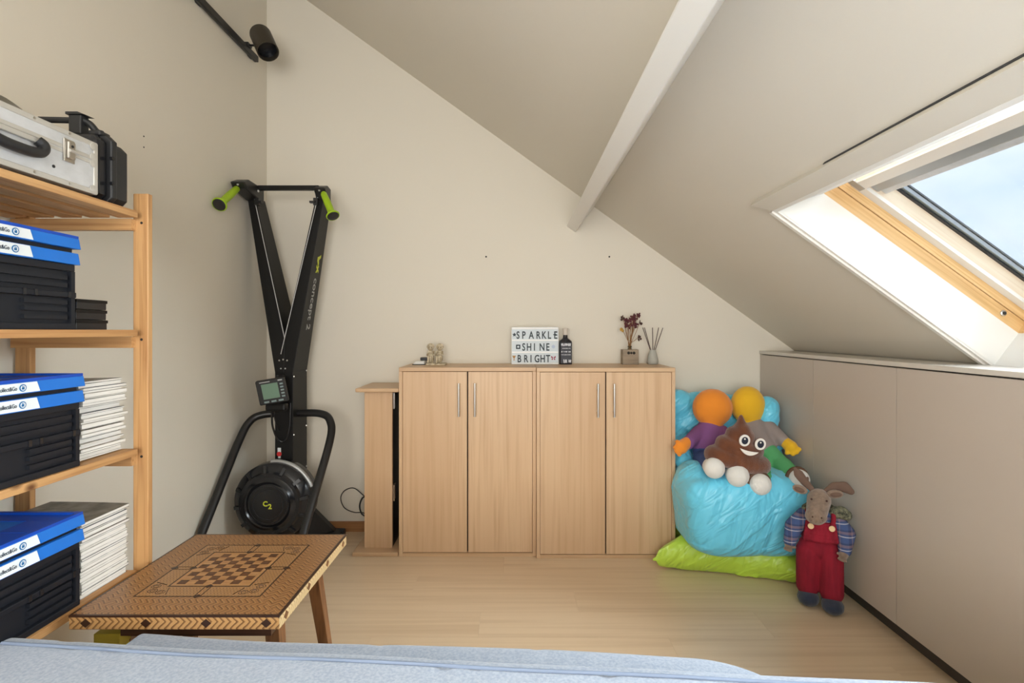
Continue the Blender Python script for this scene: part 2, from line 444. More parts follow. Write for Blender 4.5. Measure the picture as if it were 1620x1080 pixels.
def copy_tree(o, parent=None):
    c = o.copy(); COL.objects.link(c); ORG[c] = ORG[o]
    if parent is not None: c.parent = parent
    for ch in o.children: copy_tree(ch, c)
    return c
def bez(pts, n=10):
    """smooth Catmull-Rom path"""
    P = [Vector(p) for p in pts]; P = [P[0] * 2 - P[1]] + P + [P[-1] * 2 - P[-2]]; out = []
    for i in range(1, len(P) - 2):
        for k in range(n):
            t = k / n; a, b, c, d = P[i - 1], P[i], P[i + 1], P[i + 2]
            out.append(0.5 * ((2 * b) + (c - a) * t + (2 * a - 5 * b + 4 * c - d) * t * t + (3 * b - 3 * c + d - a) * t ** 3))
    out.append(P[-2]); return out
def blob(fill, name, material, parent, voxel=0.008, smooth=8, wr=None, local=False):
    """union of balls grown into one continuous skin"""
    mb = MB(); fill(mb)
    o3 = ORG[parent] if parent is not None else Vector((0, 0, 0))
    if not local: bmesh.ops.translate(mb.bm, verts=mb.bm.verts, vec=-o3)
    bmesh.ops.recalc_face_normals(mb.bm, faces=mb.bm.faces)
    me = bpy.data.meshes.new('tmp'); mb.bm.to_mesh(me); mb.bm.free()
    t = bpy.data.objects.new('tmp', me); COL.objects.link(t)
    r = t.modifiers.new('r', 'REMESH'); r.mode = 'VOXEL'; r.voxel_size = voxel
    if smooth:
        q = t.modifiers.new('s', 'SMOOTH'); q.iterations = smooth; q.factor = 0.5
    dg = bpy.context.evaluated_depsgraph_get(); dg.update()
    m2 = bpy.data.meshes.new_from_object(t.evaluated_get(dg))
    bpy.data.objects.remove(t); bpy.data.meshes.remove(me)
    m2.materials.clear()
    m2.name = name
    if wr:
        nr = [v.normal.copy() for v in m2.vertices]
        for v, nn in zip(m2.vertices, nr): v.co += nn * wr(v.co + o3, nn)
    o = fin(name, m2, material, parent, 180, 0)
    ORG[o] = o3
    return o
def text(string, name, material, parent, origin, xd, yd, size, sx=1.0, align='LEFT', depth=0.0006, off=0.0):
    c = bpy.data.curves.new('tmp', 'FONT'); c.body = string; c.size = size; c.align_x = align; c.extrude = depth / 2; c.offset = off
    c.resolution_u = 3
    t = bpy.data.objects.new('tmp', c); COL.objects.link(t)
    dg = bpy.context.evaluated_depsgraph_get(); dg.update()
    me = bpy.data.meshes.new_from_object(t.evaluated_get(dg))
    bpy.data.objects.remove(t); bpy.data.curves.remove(c)
    xd, yd = Vector(xd).normalized(), Vector(yd).normalized(); zd = xd.cross(yd)
    o3 = ORG[parent]
    for v in me.vertices:
        p = v.co; v.co = Vector(origin) + xd * p.x * sx + yd * p.y + zd * p.z - o3
    me.materials.clear(); me.name = name
    o = fin(name, me, material, parent, False, 0); ORG[o] = o3
    return o

# ------------------------------------------------------------------ the room
# floor: laminate boards over a dark underlay
fl = struct(build(MB().box(-1.75, 2.4, YR - 0.05, YB + 0.1, -0.06, -0.004), 'floor', 'underlay'), 'pale beech laminate floor', 'floor')
def plank_mesh(w, l):
    mb = MB().box(0, l - 0.0005, 0.00025, w - 0.00025, -0.006, 0.0)
    me = bpy.data.meshes.new('floor_plank'); bmesh.ops.recalc_face_normals(mb.bm, faces=mb.bm.faces); mb.bm.to_mesh(me); mb.bm.free(); me.materials.append(MATS['laminate'])
    return me
pm = {}
y = YB - 0.19; row = 0
while y > YR - 0.2:
    x = -1.60 - (row * 0.43) % 1.2
    while x < 1.75:
        x0, x1 = max(x, -1.60), min(x + 1.2, 1.75)
        if x1 - x0 > 0.05:
            key = round(x1 - x0, 3)
            if key not in pm: pm[key] = plank_mesh(0.19, x1 - x0)
            o = bpy.data.objects.new('floor_plank', pm[key]); COL.objects.link(o); o.parent = fl; o.location = (x0, y, 0.0)
        x += 1.2
    y -= 0.19; row += 1

# walls
XT = XL - 0.15
def gable(y0, y1):
    a = [(XT, y0, -0.05), (2.35, y0, -0.05), (2.35, y0, ZC0 - SL * 2.35 + 0.05), (XT, y0, ZC0 - SL * XT + 0.05)]
    return [Vector(p) for p in a], [Vector((p[0], y1, p[2])) for p in a]
wb_ = struct(build(MB().hexa(*gable(YB, YB + 0.12)), 'wall_back', 'wall_paint'), 'off-white plastered gable wall behind the cabinets', 'wall')
wl_ = struct(build(MB().box(XL - 0.12, XL, YR - 0.1, YB, -0.05, ZC0 - SL * XL + 0.1), 'wall_left', 'wall_paint'), 'off-white plastered wall behind the shelf rack', 'wall')
struct(build(MB().box(1.75, 1.87, YR, YB, -0.05, 1.08), 'wall_right', 'wall_paint'), 'low knee wall behind the built-in cupboards', 'wall')
# rear wall behind the camera, with a wide opening added for light
mb = MB()
mb.box(XT, -1.15, YR - 0.1, YR, -0.05, 3.5).box(0.95, 2.35, YR - 0.1, YR, -0.05, 1.75).box(-1.15, 0.95, YR - 0.1, YR, -0.05, 0.65).box(-1.15, 0.95, YR - 0.1, YR, 2.12, 3.2)
struct(build(mb, 'wall_rear', 'wall_paint'), 'off-white wall behind the viewer, with a wide opening added for light', 'wall')
# screw holes left in the plaster
for px, py in ((769, 406), (964, 406)):
    p = W(px, py, YB); build(MB().lathe([(0.0055, -0.001), (0.0055, 0.0012), (0.003, 0.0016)], p + Vector((0, 0, 0)), (0, -1, 0), 10), 'screw_hole', 'hole_dark', wb_)
for yy, zz in ((2.20, 2.045), (2.20, 2.0)):
    build(MB().lathe([(0.0032, -0.001), (0.0032, 0.0012), (0.002, 0.0016)], (XL, yy, zz), (1, 0, 0), 10), 'screw_hole', 'hole_dark', wl_)

# sloping ceiling with two roof-window openings, the nearer one added for light
U0, U1 = 1.165, 2.150
S1 = (0.78, 1.92); S2 = (-1.40, 0.50)
mb = MB()
UA, UB = (XL - 0.14) / 0.8121, 2.30 / 0.8121
for a, b in ((UA, U0 - 0.013), (U1, UB)): mb.roofbox(a, b, YR - 0.1, YB + 0.1, 0, 0.145)
for a, b in ((YR - 0.1, S2[0] - 0.015), (S2[1] + 0.015, S1[0] - 0.015), (S1[1] + 0.015, YB + 0.1)): mb.roofbox(U0 - 0.013, U1, a, b, 0, 0.145)
struct(build(mb, 'ceiling', 'ceiling_paint'), 'sloping off-white ceiling under the roof', 'ceiling')
# purlin
UP = 0.488 / 0.8121
mb = MB().roofbox(UP - 0.066, UP, YR, YB, -0.197, 0.0)
struct(build(mb, 'trim_1', 'white_paint', bevel=0.004), 'white painted purlin beam running under the sloping ceiling', 'beam')

def roof_window(name, y0, y1, label):
    r = bpy.data.objects.new(name, None); COL.objects.link(r); ORG[r] = roofp(1.65, (y0 + y1) / 2, 0); r.location = ORG[r]; r.empty_display_size = 0.1
    struct(r, label, 'window')
    def P(u, y, n): return roofp(u, y, n)
    # lining boards: sides upright to the roof, head splayed
    for ya, yb in ((y1, y1 + 0.014), (y0 - 0.014, y0)):
        a = [(U0, 0.0), (2.133, 0.0), (2.136, 0.146), (1.269, 0.146)]
        build(MB().hexa([P(u, ya, n) for u, n in a], [P(u, yb, n) for u, n in a]), 'lining_board', 'lining_white', r)
    a = [(U0, 0.0), (1.269, 0.146), (1.255, 0.146), (U0 - 0.012, 0.0)]
    build(MB().hexa([P(u, y0, n) for u, n in a], [P(u, y1, n) for u, n in a]), 'lining_board', 'lining_white', r)
    a = [(2.133, 0.0), (2.136, 0.146), (2.150, 0.146), (2.150, 0.0)]
    build(MB().hexa([P(u, y0, n) for u, n in a], [P(u, y1, n) for u, n in a]), 'lining_board', 'lining_white', r)
    # architrave: moulded side strips and a broad head board
    for s, ye in ((1, y1), (-1, y0)):
        for w0, w1, t in ((0.0, 0.014, 0.006), (0.0155, 0.034, 0.013), (0.0355, 0.044, 0.007)):
            ya, yb = sorted((ye + s * w0, ye + s * w1))
            build(MB().roofbox(U0 - 0.004, 2.128, ya, yb, -t, 0.001), 'architrave_strip', 'white_paint', r)
    a = [(U0, y0, ), (U0, y1 + 0.004), (1.092, y1 + 0.052), (1.092, y0 - 0.052), (U0, y0 - 0.004)]
    a = [(U0, y0 - 0.004), (U0, y1 + 0.004), (1.092, y1 + 0.052), (1.092, y0 - 0.052)]
    build(MB().hexa([P(u, y, -0.022 if u < 1.1 else -0.008) for u, y in a], [P(u, y, 0.001) for u, y in a]), 'head_board', 'ceiling_paint', r)
    build(MB().roofbox(1.0900, 1.0913, y0, y1 - 0.40, -0.0085, 0.001), 'head_gap_shade', 'gasket', r)  # dark strip painted in as the shadow line above the head board
    build(MB().roofbox(U0 - 0.006, U0 + 0.006, y0, y1, -0.010, 0.001), 'architrave_strip', 'white_paint', r)
    # pine frame in two steps
    f = build(MB().roofring(1.269, 2.133, y0, y1, 0.075, 0.146, 0.192), 'frame', 'window_pine', r)
    build(MB().roofring(1.273, 2.129, y0 + 0.004, y1 - 0.004, 0.079, 0.194, 0.236), 'frame', 'window_pine', r)
    k = P(2.133 - 0.085, y1, 0.172)
    kb = build(MB().lathe([(0.011, 0.0), (0.011, 0.004), (0.008, 0.006)], k, (0, -1, 0), 16), 'catch', 'steel', f)
    build(MB().lathe([(0.006, 0.005), (0.006, 0.008)], k, (0, -1, 0), 12), 'catch_hole', 'ink_black', f)
    # sash
    sy0, sy1, su0, su1 = y0 + 0.042, y1 - 0.042, 1.367, 2.090
    build(MB().roofring(su0, su1, sy0, sy1, 0.037, 0.222, 0.234), 'sash_face', 'lining_white', r)
    build(MB().roofring(su0, su1, sy0, sy1, 0.036, 0.234, 0.282), 'sash', 'window_pale', r)
    build(MB().roofring(su0 + 0.012, su1 - 0.012, sy0 + 0.012, sy1 - 0.012, 0.04, 0.2825, 0.286), 'gasket', 'gasket', r)
    build(MB().roofring(su0 + 0.024, su1 - 0.024, sy0 + 0.024, sy1 - 0.024, 0.05, 0.288, 0.300), 'glazing_spacer', 'alu_grey', r)
    build(MB().roofring(su0 + 0.030, su1 - 0.030, sy0 + 0.030, sy1 - 0.030, 0.05, 0.301, 0.306), 'gasket', 'gasket', r)
    build(MB().roofbox(su0, su1, sy0, sy1, 0.2865, 0.2875), 'pane', 'window_glass', r)
    build(MB().roofring(1.29, 2.12, y0 + 0.02, y1 - 0.02, 0.12, 0.306, 0.33), 'cover_frame', 'alu_grey', r)
    # blind cassette along the head of the sash
    build(MB().roofbox(1.367, 1.408, sy0 + 0.001, sy1 - 0.001, 0.236, 0.270), 'blind_cassette', 'alu_grey', r, bevel=0.004)
    build(MB().roofbox(1.409, 1.434, sy0 + 0.002, sy1 - 0.002, 0.246, 0.266), 'blind_bar', 'alu', r, bevel=0.004)
    build(MB().roofbox(1.306, 1.366, sy1 + 0.001, sy1 + 0.030, 0.2205, 0.2221), 'sash_cap', 'alu_grey', r)
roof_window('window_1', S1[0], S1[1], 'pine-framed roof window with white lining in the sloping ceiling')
roof_window('added_window', S2[0], S2[1], 'unseen second roof window added nearer the viewer to let in light')  # added out of view and widened to bring more light in

# skirting
struct(build(MB().box(XL, XC, YB - 0.016, YB, 0.0, 0.062), 'baseboard_back', 'base_wood', bevel=0.003), 'brown wooden skirting board along the gable wall', 'baseboard')
struct(build(MB().box(XL, XL + 0.014, YR, YB - 0.016, 0.0, 0.062), 'baseboard_left', 'base_wood', bevel=0.003), 'brown wooden skirting board along the left wall', 'baseboard')

# ------------------------------------------------------------------ low built-in cupboards under the slope
cb = thing('built_in_cupboard', 'low taupe handleless built-in cupboard run under the sloping ceiling', 'cupboard', (XC + 0.3, 1.3, 0))
build(MB().box(XC + 0.02, 1.735, YR + 0.01, YB - 0.001, 0.075, 1.094), 'body', 'plinth', cb)
build(MB().box(XC + 0.045, 1.735, YR + 0.01, YB - 0.001, 0.0, 0.074), 'plinth', 'plinth', cb)
yb = YB - 0.004
for i in range(8):
    build(MB().box(XC, XC + 0.019, max(yb - 0.588 + 0.0035, YR + 0.01), yb, 0.072, 1.092), 'door', 'taupe', cb)
    yb -= 0.588
tag(build(MB().box(XC - 0.004, 1.722, YR + 0.01, YB - 0.001, 1.0975, 1.1165), 'ledge', 'taupe_top', bevel=0.002, org=(1.62, 1.3, 1.0975)), 'pale narrow ledge along the top of the taupe cupboards', 'ledge')

# ------------------------------------------------------------------ beech cabinets
def cabinet(x0, x1, yf, zt, label, seam):
    r = thing('cabinet', label, 'cabinet', ((x0 + x1) / 2, (yf + YB) / 2, 0), group='beech cabinets against the back wall')
    T = 0.019; yb = YB - 0.018
    for xa in (x0, x1 - T): build(MB().box(xa, xa + T, yf, yb, 0.0, zt - 0.022), 'side_panel', 'beech', r, bevel=0.0015)
    build(MB().box(x0 + T, x1 - T, yf, yb, 0.0, 0.018), 'bottom_panel', 'beech_x', r)
    build(MB().box(x0 + T, x1 - T, yb - 0.01, yb, 0.018, zt - 0.022), 'back_panel', 'hole_dark', r)
    build(MB().box(x0, x1, yf - 0.002, yb + 0.016, zt - 0.022, zt), 'top_panel', 'beech_x', r, bevel=0.002)
    # dark inside right behind the doors
    xm = (x0 + x1) / 2
    g = 0.0034
    for s, (a, b) in ((-1, (x0 + T + 0.0012, xm - g)), (1, (xm + g, x1 - T - 0.0012))):
        d = build(MB().box(a, b, yf + 0.006, yf + 0.024, 0.0205, zt - 0.0245), 'door', 'beech', r, bevel=0.001)
        hx = xm + s * 0.046 if s < 0 else xm + 0.042
        z1 = zt - 0.085; z0 = z1 - 0.182
        build(MB().cyl((hx, yf - 0.024, z0), (hx, yf - 0.024, z1), 0.006, seg=14), 'handle', 'steel', d, smooth=40)
        m = MB()
        for z in (z0 + 0.03, z1 - 0.03): m.cyl((hx, yf - 0.024, z), (hx, yf + 0.007, z), 0.0045, seg=10)
        build(m, 'handle_post', 'steel', d, smooth=40)
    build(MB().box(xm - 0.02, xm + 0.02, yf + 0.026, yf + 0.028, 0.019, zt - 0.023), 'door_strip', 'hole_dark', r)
    return r
cabinet(-0.639, 0.1150, 2.918, 1.0385, 'beech two-door cabinet standing under the letter lightbox, beside the narrow pedestal', 0)
cabinet(0.1165, 0.8730, 2.893, 1.0385, 'beech two-door cabinet standing next to the blue bean bag', 0)

# narrow folded drop-leaf pedestal left of the cabinets
r = thing('pedestal_table', 'narrow beech pedestal with top and base plates, left of the cabinets', 'pedestal', (-0.77, 3.1, 0))
build(MB().box(-0.884, -0.643, 2.93, YB - 0.017, 0.900, 0.922), 'top_plate', 'beech_x', r, bevel=0.006)
build(MB().box(-0.896, -0.643, 2.915, YB - 0.017, 0.0, 0.022), 'base_plate', 'beech_x', r, bevel=0.004)
build(MB().box(-0.846, -0.690, 2.98, 2.998, 0.022, 0.900), 'front_panel', 'beech', r, bevel=0.001)
build(MB().box(-0.846, -0.829, 2.998, YB - 0.018, 0.022, 0.900), 'side_panel', 'beech', r)
dk = build(MB().box(-0.705, -0.6905, 2.998, YB - 0.018, 0.022, 0.900), 'inner_panel', 'black_satin', r)
for z in (0.80, 0.28):
    build(MB().box(-0.6905, -0.686, 3.0, 3.05, z, z + 0.09).cyl((-0.684, 3.0, z), (-0.684, 3.0, z + 0.09), 0.005), 'hinge', 'steel', dk)

# cable loop hanging behind the pedestal
p = [W(577, 785, 3.24), W(560, 772, 3.25), W(545, 776, 3.26), W(539, 788, 3.265), W(545, 803, 3.26), W(560, 810, 3.25), W(577, 812, 3.24), W(596, 830, 3.22), W(600, 838, 3.2)]
p[-1].z = 0.006
c = build(MB().tube(bez(p, 8), 0.003, 8), 'power_cable', 'cable', smooth=60, org=p[0])
tag(c, 'thin grey cable looping behind the beech pedestal', 'cable')
p = [W(580, 784, 3.2), W(573, 788, 3.2), W(569, 800, 3.2), W(572, 812, 3.2), W(580, 820, 3.2), W(588, 836, 3.19)]
p[-1].z = 0.008
c = build(MB().tube(bez(p, 8), 0.0048, 8), 'power_cable', 'black_plastic', smooth=60, org=p[0])
tag(c, 'thicker black cable bending beside the beech pedestal panel', 'cable')

# ------------------------------------------------------------------ pine shelf rack on the left
RX0, RX1 = -1.532, -1.130; RY0, RY1 = 0.86, 1.660
SH = [1.600, 1.243, 0.885, 0.520, 0.155]
r = thing('shelf_rack', 'open pine shelf rack with slatted shelves against the left wall', 'shelf rack', ((RX0 + RX1) / 2, (RY0 + RY1) / 2, 0))
PT = 0.046; UT = 0.020; UX1 = -1.124
for x0 in (RX0, UX1 - PT):
    for y0 in (RY0, RY1 - 0.034):
        build(MB().box(x0, x0 + PT, y0, y0 + UT, 0.0, 1.660), 'upright', 'pine', r, bevel=0.002)
NS = 5; sw = 0.060; SX1 = -1.137
for z in SH:
    for y0 in (RY0 + UT, RY1 - 0.034 - 0.019):
        build(MB().box(RX0 + 0.004, UX1 - PT + 0.008, y0, y0 + 0.0188, z - 0.055, z - 0.021), 'cross_rail', 'pine_x', r)
    shf = build(MB().box(RX0 + 0.02, SX1 - 0.02, RY0 + 0.08, RY0 + 0.12, z - 0.036, z - 0.0205), 'shelf_batten', 'pine_x', r)
    pitch = (SX1 - RX0 - sw) / (NS - 1)
    for k in range(NS):
        xs = RX0 + k * pitch
        build(MB().box(xs, xs + sw, RY0 + UT + 0.002, 1.600, z - 0.020, z), 'slat', 'pine_y', shf, bevel=0.0015)
# screw heads on the front upright
m = MB()
for z in SH[:4]: m.lathe([(0.004, -0.001), (0.004, 0.001)], (UX1 - 0.020, RY1 - 0.034, z - 0.03), (0, -1, 0), 10)
build(m, 'screw', 'hole_dark', r)

# folding crates with blue lid and rim
def crate(z, yend, lab, label):
    L, D = 0.40, 0.36
    x1 = RX1 - 0.008; x0 = x1 - D; y1 = yend; y0 = y1 - L
    t = thing('storage_crate', label, 'crate', ((x0 + x1) / 2, (y0 + y1) / 2, z), group='black folding crates with blue lids')
    xi = x1 - 0.009
    # black body: two folding tiers with recessed panels and ribs
    build(MB().box(x0 + 0.012, xi - 0.011, y0 + 0.012, y1 - 0.016, z, z + 0.166), 'body', 'crate_black', t)
    def rail(a, b, ya=y0 + 0.006, yb2=y1 - 0.008, e=0.0): return build(MB().box(x0 + 0.006, xi + e, ya, yb2, z + a, z + b), 'body_rail', 'crate_black', t, bevel=0.002)
    rail(0.0, 0.016, e=0.002); rail(0.150, 0.168); rail(0.082, 0.096, e=0.004)
    for ya, yb2 in ((y0 + 0.006, y0 + 0.016), (y1 - 0.020, y1 - 0.008)):
        build(MB().box(xi - 0.0125, xi, ya, yb2, z + 0.016, z + 0.150), 'corner_post', 'crate_black', t)
    for a, b in ((0.108, 0.118), (0.127, 0.138)):
        build(MB().box(xi - 0.0125, xi - 0.0015, y0 + 0.02, y1 - 0.03, z + a, z + b), 'rib', 'crate_black', t)
    for a, b in ((0.026, 0.036), (0.046, 0.056), (0.064, 0.074)):
        build(MB().box(xi - 0.0125, xi - 0.0015, y1 - 0.15, y1 - 0.03, z + a, z + b), 'rib', 'crate_black', t)
    for yy in (y1 - 0.13, y1 - 0.16, y1 - 0.035):
        build(MB().box(xi + 0.002, xi + 0.006, yy, yy + 0.008, z + 0.082, z + 0.097), 'hinge', 'black_gloss', t)
    rim = build(MB().hexa([Vector(p) for p in ((x0, y0, z + 0.168), (x1 - 0.001, y0, z + 0.168), (x1 - 0.001, y1, z + 0.168), (x0, y1, z + 0.168))],
                    [Vector(p) for p in ((x0 + 0.003, y0 + 0.003, z + 0.198), (x1 - 0.004, y0 + 0.003, z + 0.198), (x1 - 0.004, y1 - 0.003, z + 0.198), (x0 + 0.003, y1 - 0.003, z + 0.198))]), 'rim', 'crate_blue', t, bevel=0.0015)
    build(MB().box(x0 + 0.014, x1 - 0.014, y0 + 0.012, y1 - 0.012, z + 0.198, z + 0.211), 'lid_seal', 'crate_black', t)
    m = MB().hexa([Vector(p) for p in ((x0, y0, z + 0.209), (x1, y0, z + 0.209), (x1, y1 + 0.001, z + 0.209), (x0, y1 + 0.001, z + 0.209))],
                  [Vector(p) for p in ((x0 + 0.003, y0 + 0.003, z + 0.236), (x1 - 0.003, y0 + 0.003, z + 0.236), (x1 - 0.003, y1 - 0.002, z + 0.236), (x0 + 0.003, y1 - 0.002, z + 0.236))])
    lid = build(m, 'lid', 'crate_blue', t, bevel=0.0015)
    # raised border and the sunk grip of the lid
    m = MB()
    m.box(x0 + 0.004, x1 - 0.004, y1 - 0.014, y1 - 0.003, z + 0.236, z + 0.243).box(x0 + 0.004, x1 - 0.004, y0 + 0.003, y0 + 0.014, z + 0.236, z + 0.243)
    m.box(x1 - 0.015, x1 - 0.004, y0 + 0.014, y1 - 0.014, z + 0.236, z + 0.243).box(x0 + 0.004, x0 + 0.015, y0 + 0.014, y1 - 0.014, z + 0.236, z + 0.243)
    build(m, 'lid_border', 'crate_blue_lid', lid)
    m = MB().box(x0 + 0.015, x1 - 0.015, y0 + 0.014, y1 - 0.14, z + 0.236, z + 0.238).box(x0 + 0.015, x1 - 0.015, y1 - 0.06, y1 - 0.014, z + 0.236, z + 0.238)
    m.box(x0 + 0.015, x0 + 0.13, y1 - 0.14, y1 - 0.06, z + 0.236, z + 0.2385).box(x1 - 0.10, x1 - 0.015, y1 - 0.14, y1 - 0.06, z + 0.236, z + 0.2385)
    build(m, 'lid_panel', 'crate_blue_lid', lid, bevel=0.001)
    # printed labels on lid and rim
    for part, za, zb, xo in ((lid, 0.2115, 0.2345, x1 - 0.0014), (rim, 0.1705, 0.1965, x1 - 0.0020)):
        ye = yend - lab; zt_, zb_ = z + zb, z + za
        pl = [(xo + 0.0012, ye - 0.2, zb_), (xo + 0.0012, ye + 0.003, zb_), (xo - 0.0012, ye - 0.003, zt_), (xo - 0.0012, ye - 0.2, zt_)]
        lb = build(MB().hexa([Vector(p) for p in pl], [Vector((p[0] + 0.0016, p[1], p[2])) for p in pl]), 'label', 'label_white', part)
        xs = xo + 0.0024; zm = (za + zb) / 2 + z
        ORG[lb] = ORG[part]
        c = (xs + 0.0002, ye - 0.042, zm)
        # text and badge are printed straight on the label
        build(MB().lathe([(0.0085, 0.0), (0.0085, 0.0009)], c, (1, 0, 0), 24), 'badge', 'ink_blue', part)
        th = MB().lathe([(0.0062, 0.0), (0.0062, 0.0012)], c, (1, 0, 0), 20)
        build(th, 'badge_face', 'label_white', part)
        m = MB()
        for q, (dy, dz, ww, hh) in enumerate(((-0.0005, -0.0012, 0.0064, 0.0050), (-0.0018, 0.0028, 0.0016, 0.0046), (0.0014, 0.0024, 0.0018, 0.0030), (-0.0032, -0.001, 0.0012, 0.003))):
            m.box(c[0] + 0.0012, c[0] + 0.0016, c[1] + dy - ww / 2, c[1] + dy + ww / 2, c[2] + dz - hh / 2, c[2] + dz + hh / 2)
        build(m, 'badge_sign', 'ink_blue', part)
        text('collect&Go', 'print', 'ink_navy', part, (xs + 0.0004, ye - 0.056, zm - 0.0045), (0, 1, 0), (0, 0, 1), 0.0135, 0.72, 'RIGHT', 0.0005)
crate(1.243, 1.392, 0.142, 'black crate with blue lid on the second shelf, beside the small black boxes')
crate(0.885, 1.406, 0.138, 'black crate with blue lid on the middle shelf, beside the uneven magazine stack')
crate(0.520, 1.406, 0.138, 'black crate with dark blue lid grip on the low shelf, beside the neat magazine stack')

# three small black boxes
for k in range(3):
    w0 = random.uniform(-0.002, 0.002)
    z = 1.243 + k * 0.0285
    o = build(MB().box(-1.36 + w0, -1.200 + w0, 1.452, 1.562 - 0.002 * k, z, z + 0.0278), 'flat_box', 'black_plastic', None, bevel=0.0015, org=(-1.28, 1.5, z))
    tag(o, ('flat black box at the bottom of the small pile on the second shelf', 'flat black box in the middle of the small pile on the second shelf', 'flat black box on top of the small pile on the second shelf')[k], 'box', 'flat black boxes')
    build(MB().box(-1.362 + w0, -1.198 + w0, 1.450, 1.564 - 0.002 * k, z + 0.0185, z + 0.0272), 'lid', 'black_satin', o, bevel=0.001)

# magazines, each one its own
def magazine_meshes(w, d, t, bend):
    """cover wrap and page block; x is the width out of the shelf, y along it; open edges face +x"""
    def sheet(mb, x0, x1, z0, z1):
        N = 6; top = []; bot = []
        for i in range(N + 1):
            x = x0 + (x1 - x0) * i / N; zz = bend * ((x - x0) / (x1 - x0)) ** 2
            top.append((x, z1 + zz)); bot.append((x, z0 + zz))
        loop = bot + top[::-1]
        mb.hexa([Vector((x, 0, z)) for x, z in loop], [Vector((x, d, z)) for x, z in loop])
    c = MB(); sheet(c, -w, 0.0006, 0, t * 0.10); sheet(c, -w, 0.0006, t * 0.90, t); c.box(-w - 0.0006, -w + 0.0006, 0, d, 0, t)
    p = MB(); sheet(p, -w + 0.0005, -0.0004, t * 0.10, t * 0.90)
    out = []
    for mb, nm in ((c, 'cover'), (p, 'pages')):
        bmesh.ops.recalc_face_normals(mb.bm, faces=mb.bm.faces)
        me = bpy.data.meshes.new(nm); mb.bm.to_mesh(me); mb.bm.free(); out.append(me)
    return out
ORD = ['top', 'second', 'third', 'fourth', 'fifth', 'sixth', 'seventh', 'eighth', 'ninth', 'tenth', 'eleventh', 'twelfth', 'thirteenth', 'fourteenth', 'fifteenth', 'sixteenth', 'seventeenth', 'eighteenth', 'nineteenth', 'twentieth', 'twenty-first', 'twenty-second', 'twenty-third', 'twenty-fourth', 'twenty-fifth', 'twenty-sixth', 'twenty-seventh']
def stack(n, x1, y0, y1, z0, ztop, bend, jit, label, toplabel, group, tone):
    t = (ztop - z0) / n
    cache = {}
    zz = z0
    for i in range(n):
        k = i % 5
        tk = t * (0.5, 1.5, 0.7, 1.0, 1.3)[k]
        if i == n - 1: tk = max(0.003, ztop - zz)
        key = (k, i == n - 1)
        if key not in cache:
            cm, pmm = magazine_meshes(0.235 + 0.006 * (k % 3), (y1 - y0) - 0.006 * (k % 3), tk, bend)
            pmm.materials.append(MATS['paper'])
            cache[key] = (cm, pmm)
        cm, pmm = cache[key]
        cc = cm.copy(); cc.materials.append(MATS['cover_%d' % (1 if i == n - 1 else tone[i % len(tone)])])
        o = bpy.data.objects.new('magazine', cc); COL.objects.link(o)
        o.location = (x1 + random.uniform(-jit, jit), y0 + random.uniform(0, jit), zz)
        o.rotation_euler = (0, 0, random.uniform(-0.02, 0.02) * (jit / 0.011))
        tag(o, toplabel if i == n - 1 else label % ORD[n - 1 - i], 'magazine', group)
        pg = bpy.data.objects.new('pages', pmm); COL.objects.link(pg); pg.parent = o
        zz += tk + 0.0001
stack(26, -1.165, 1.418, 1.578, 0.8852, 1.098, 0.003, 0.011, 'magazine, %s from the top of the uneven stack on the middle shelf', 'topmost magazine of the uneven stack on the middle pine shelf', 'magazines on the middle shelf', [5, 0, 1, 5, 3, 0, 5, 2])
stack(24, -1.160, 1.418, 1.590, 0.5202, 0.728, -0.004, 0.003, 'magazine, %s from the top of the neat stack on the low shelf', 'topmost grey-covered magazine of the neat stack on the low shelf', 'magazines on the low shelf', [5, 5, 0, 5, 5, 2, 5, 0, 1][::-1])

# ------------------------------------------------------------------ cases on the top shelf
Z0 = 1.600
r = thing('aluminium_case', 'silver aluminium flight case lying on top of the pine rack', 'case', (-1.30, 1.25, Z0))
x0, x1, y0, y1, z0, z1 = -1.46, -1.142, 0.98, 1.452, Z0 + 0.012, Z0 + 0.150
zs = z0 + 0.088
build(MB().box(x0, x1 - 0.002, y0, y1 - 0.002, z0, zs), 'base_shell', 'alu', r)
build(MB().box(x0, x1 - 0.002, y0, y1 - 0.002, zs, z1), 'lid_shell', 'alu', r)
for za, zb in ((z0 - 0.002, z0 + 0.012), (zs - 0.010, zs - 0.001), (zs + 0.001, zs + 0.012), (z1 - 0.012, z1 + 0.002)):
    build(MB().box(x0 - 0.002, x1, y0 - 0.002, y1, za, zb), 'edge_profile', 'alu_edge', r, bevel=0.002)
for ya in (y0 - 0.002, y1 - 0.012):
    build(MB().box(x1 - 0.014, x1 + 0.0005, ya, ya + 0.0135, z0, z1), 'corner_profile', 'alu_edge', r, bevel=0.002)
for zz in (z0 + 0.012, z1 - 0.012, zs - 0.008, zs + 0.010):
    build(MB().lathe([(0.010, 0), (0.010, 0.002), (0.004, 0.0035)], (x1, y1 - 0.016, zz), (1, 0, 0), 16), 'corner_rivet', 'alu_edge', r, smooth=40)
for yy in (1.06, 1.16, 1.26, 1.36):
    for zz in (z0 + 0.005, z1 - 0.005): build(MB().lathe([(0.003, 0), (0.003, 0.0015)], (x1, yy, zz), (1, 0, 0), 10), 'rivet', 'steel', r)
lk = build(MB().box(x1, x1 + 0.004, 1.340, 1.374, zs - 0.030, zs + 0.028), 'latch', 'steel', r, bevel=0.003)
build(MB().box(x1 + 0.004, x1 + 0.011, 1.346, 1.368, zs - 0.022, zs + 0.022), 'latch_lever', 'steel', lk, bevel=0.003)
build(MB().cyl((x1 + 0.012, 1.347, zs - 0.002), (x1 + 0.012, 1.367, zs - 0.002), 0.004), 'latch_pin', 'alu_edge', lk, smooth=40)
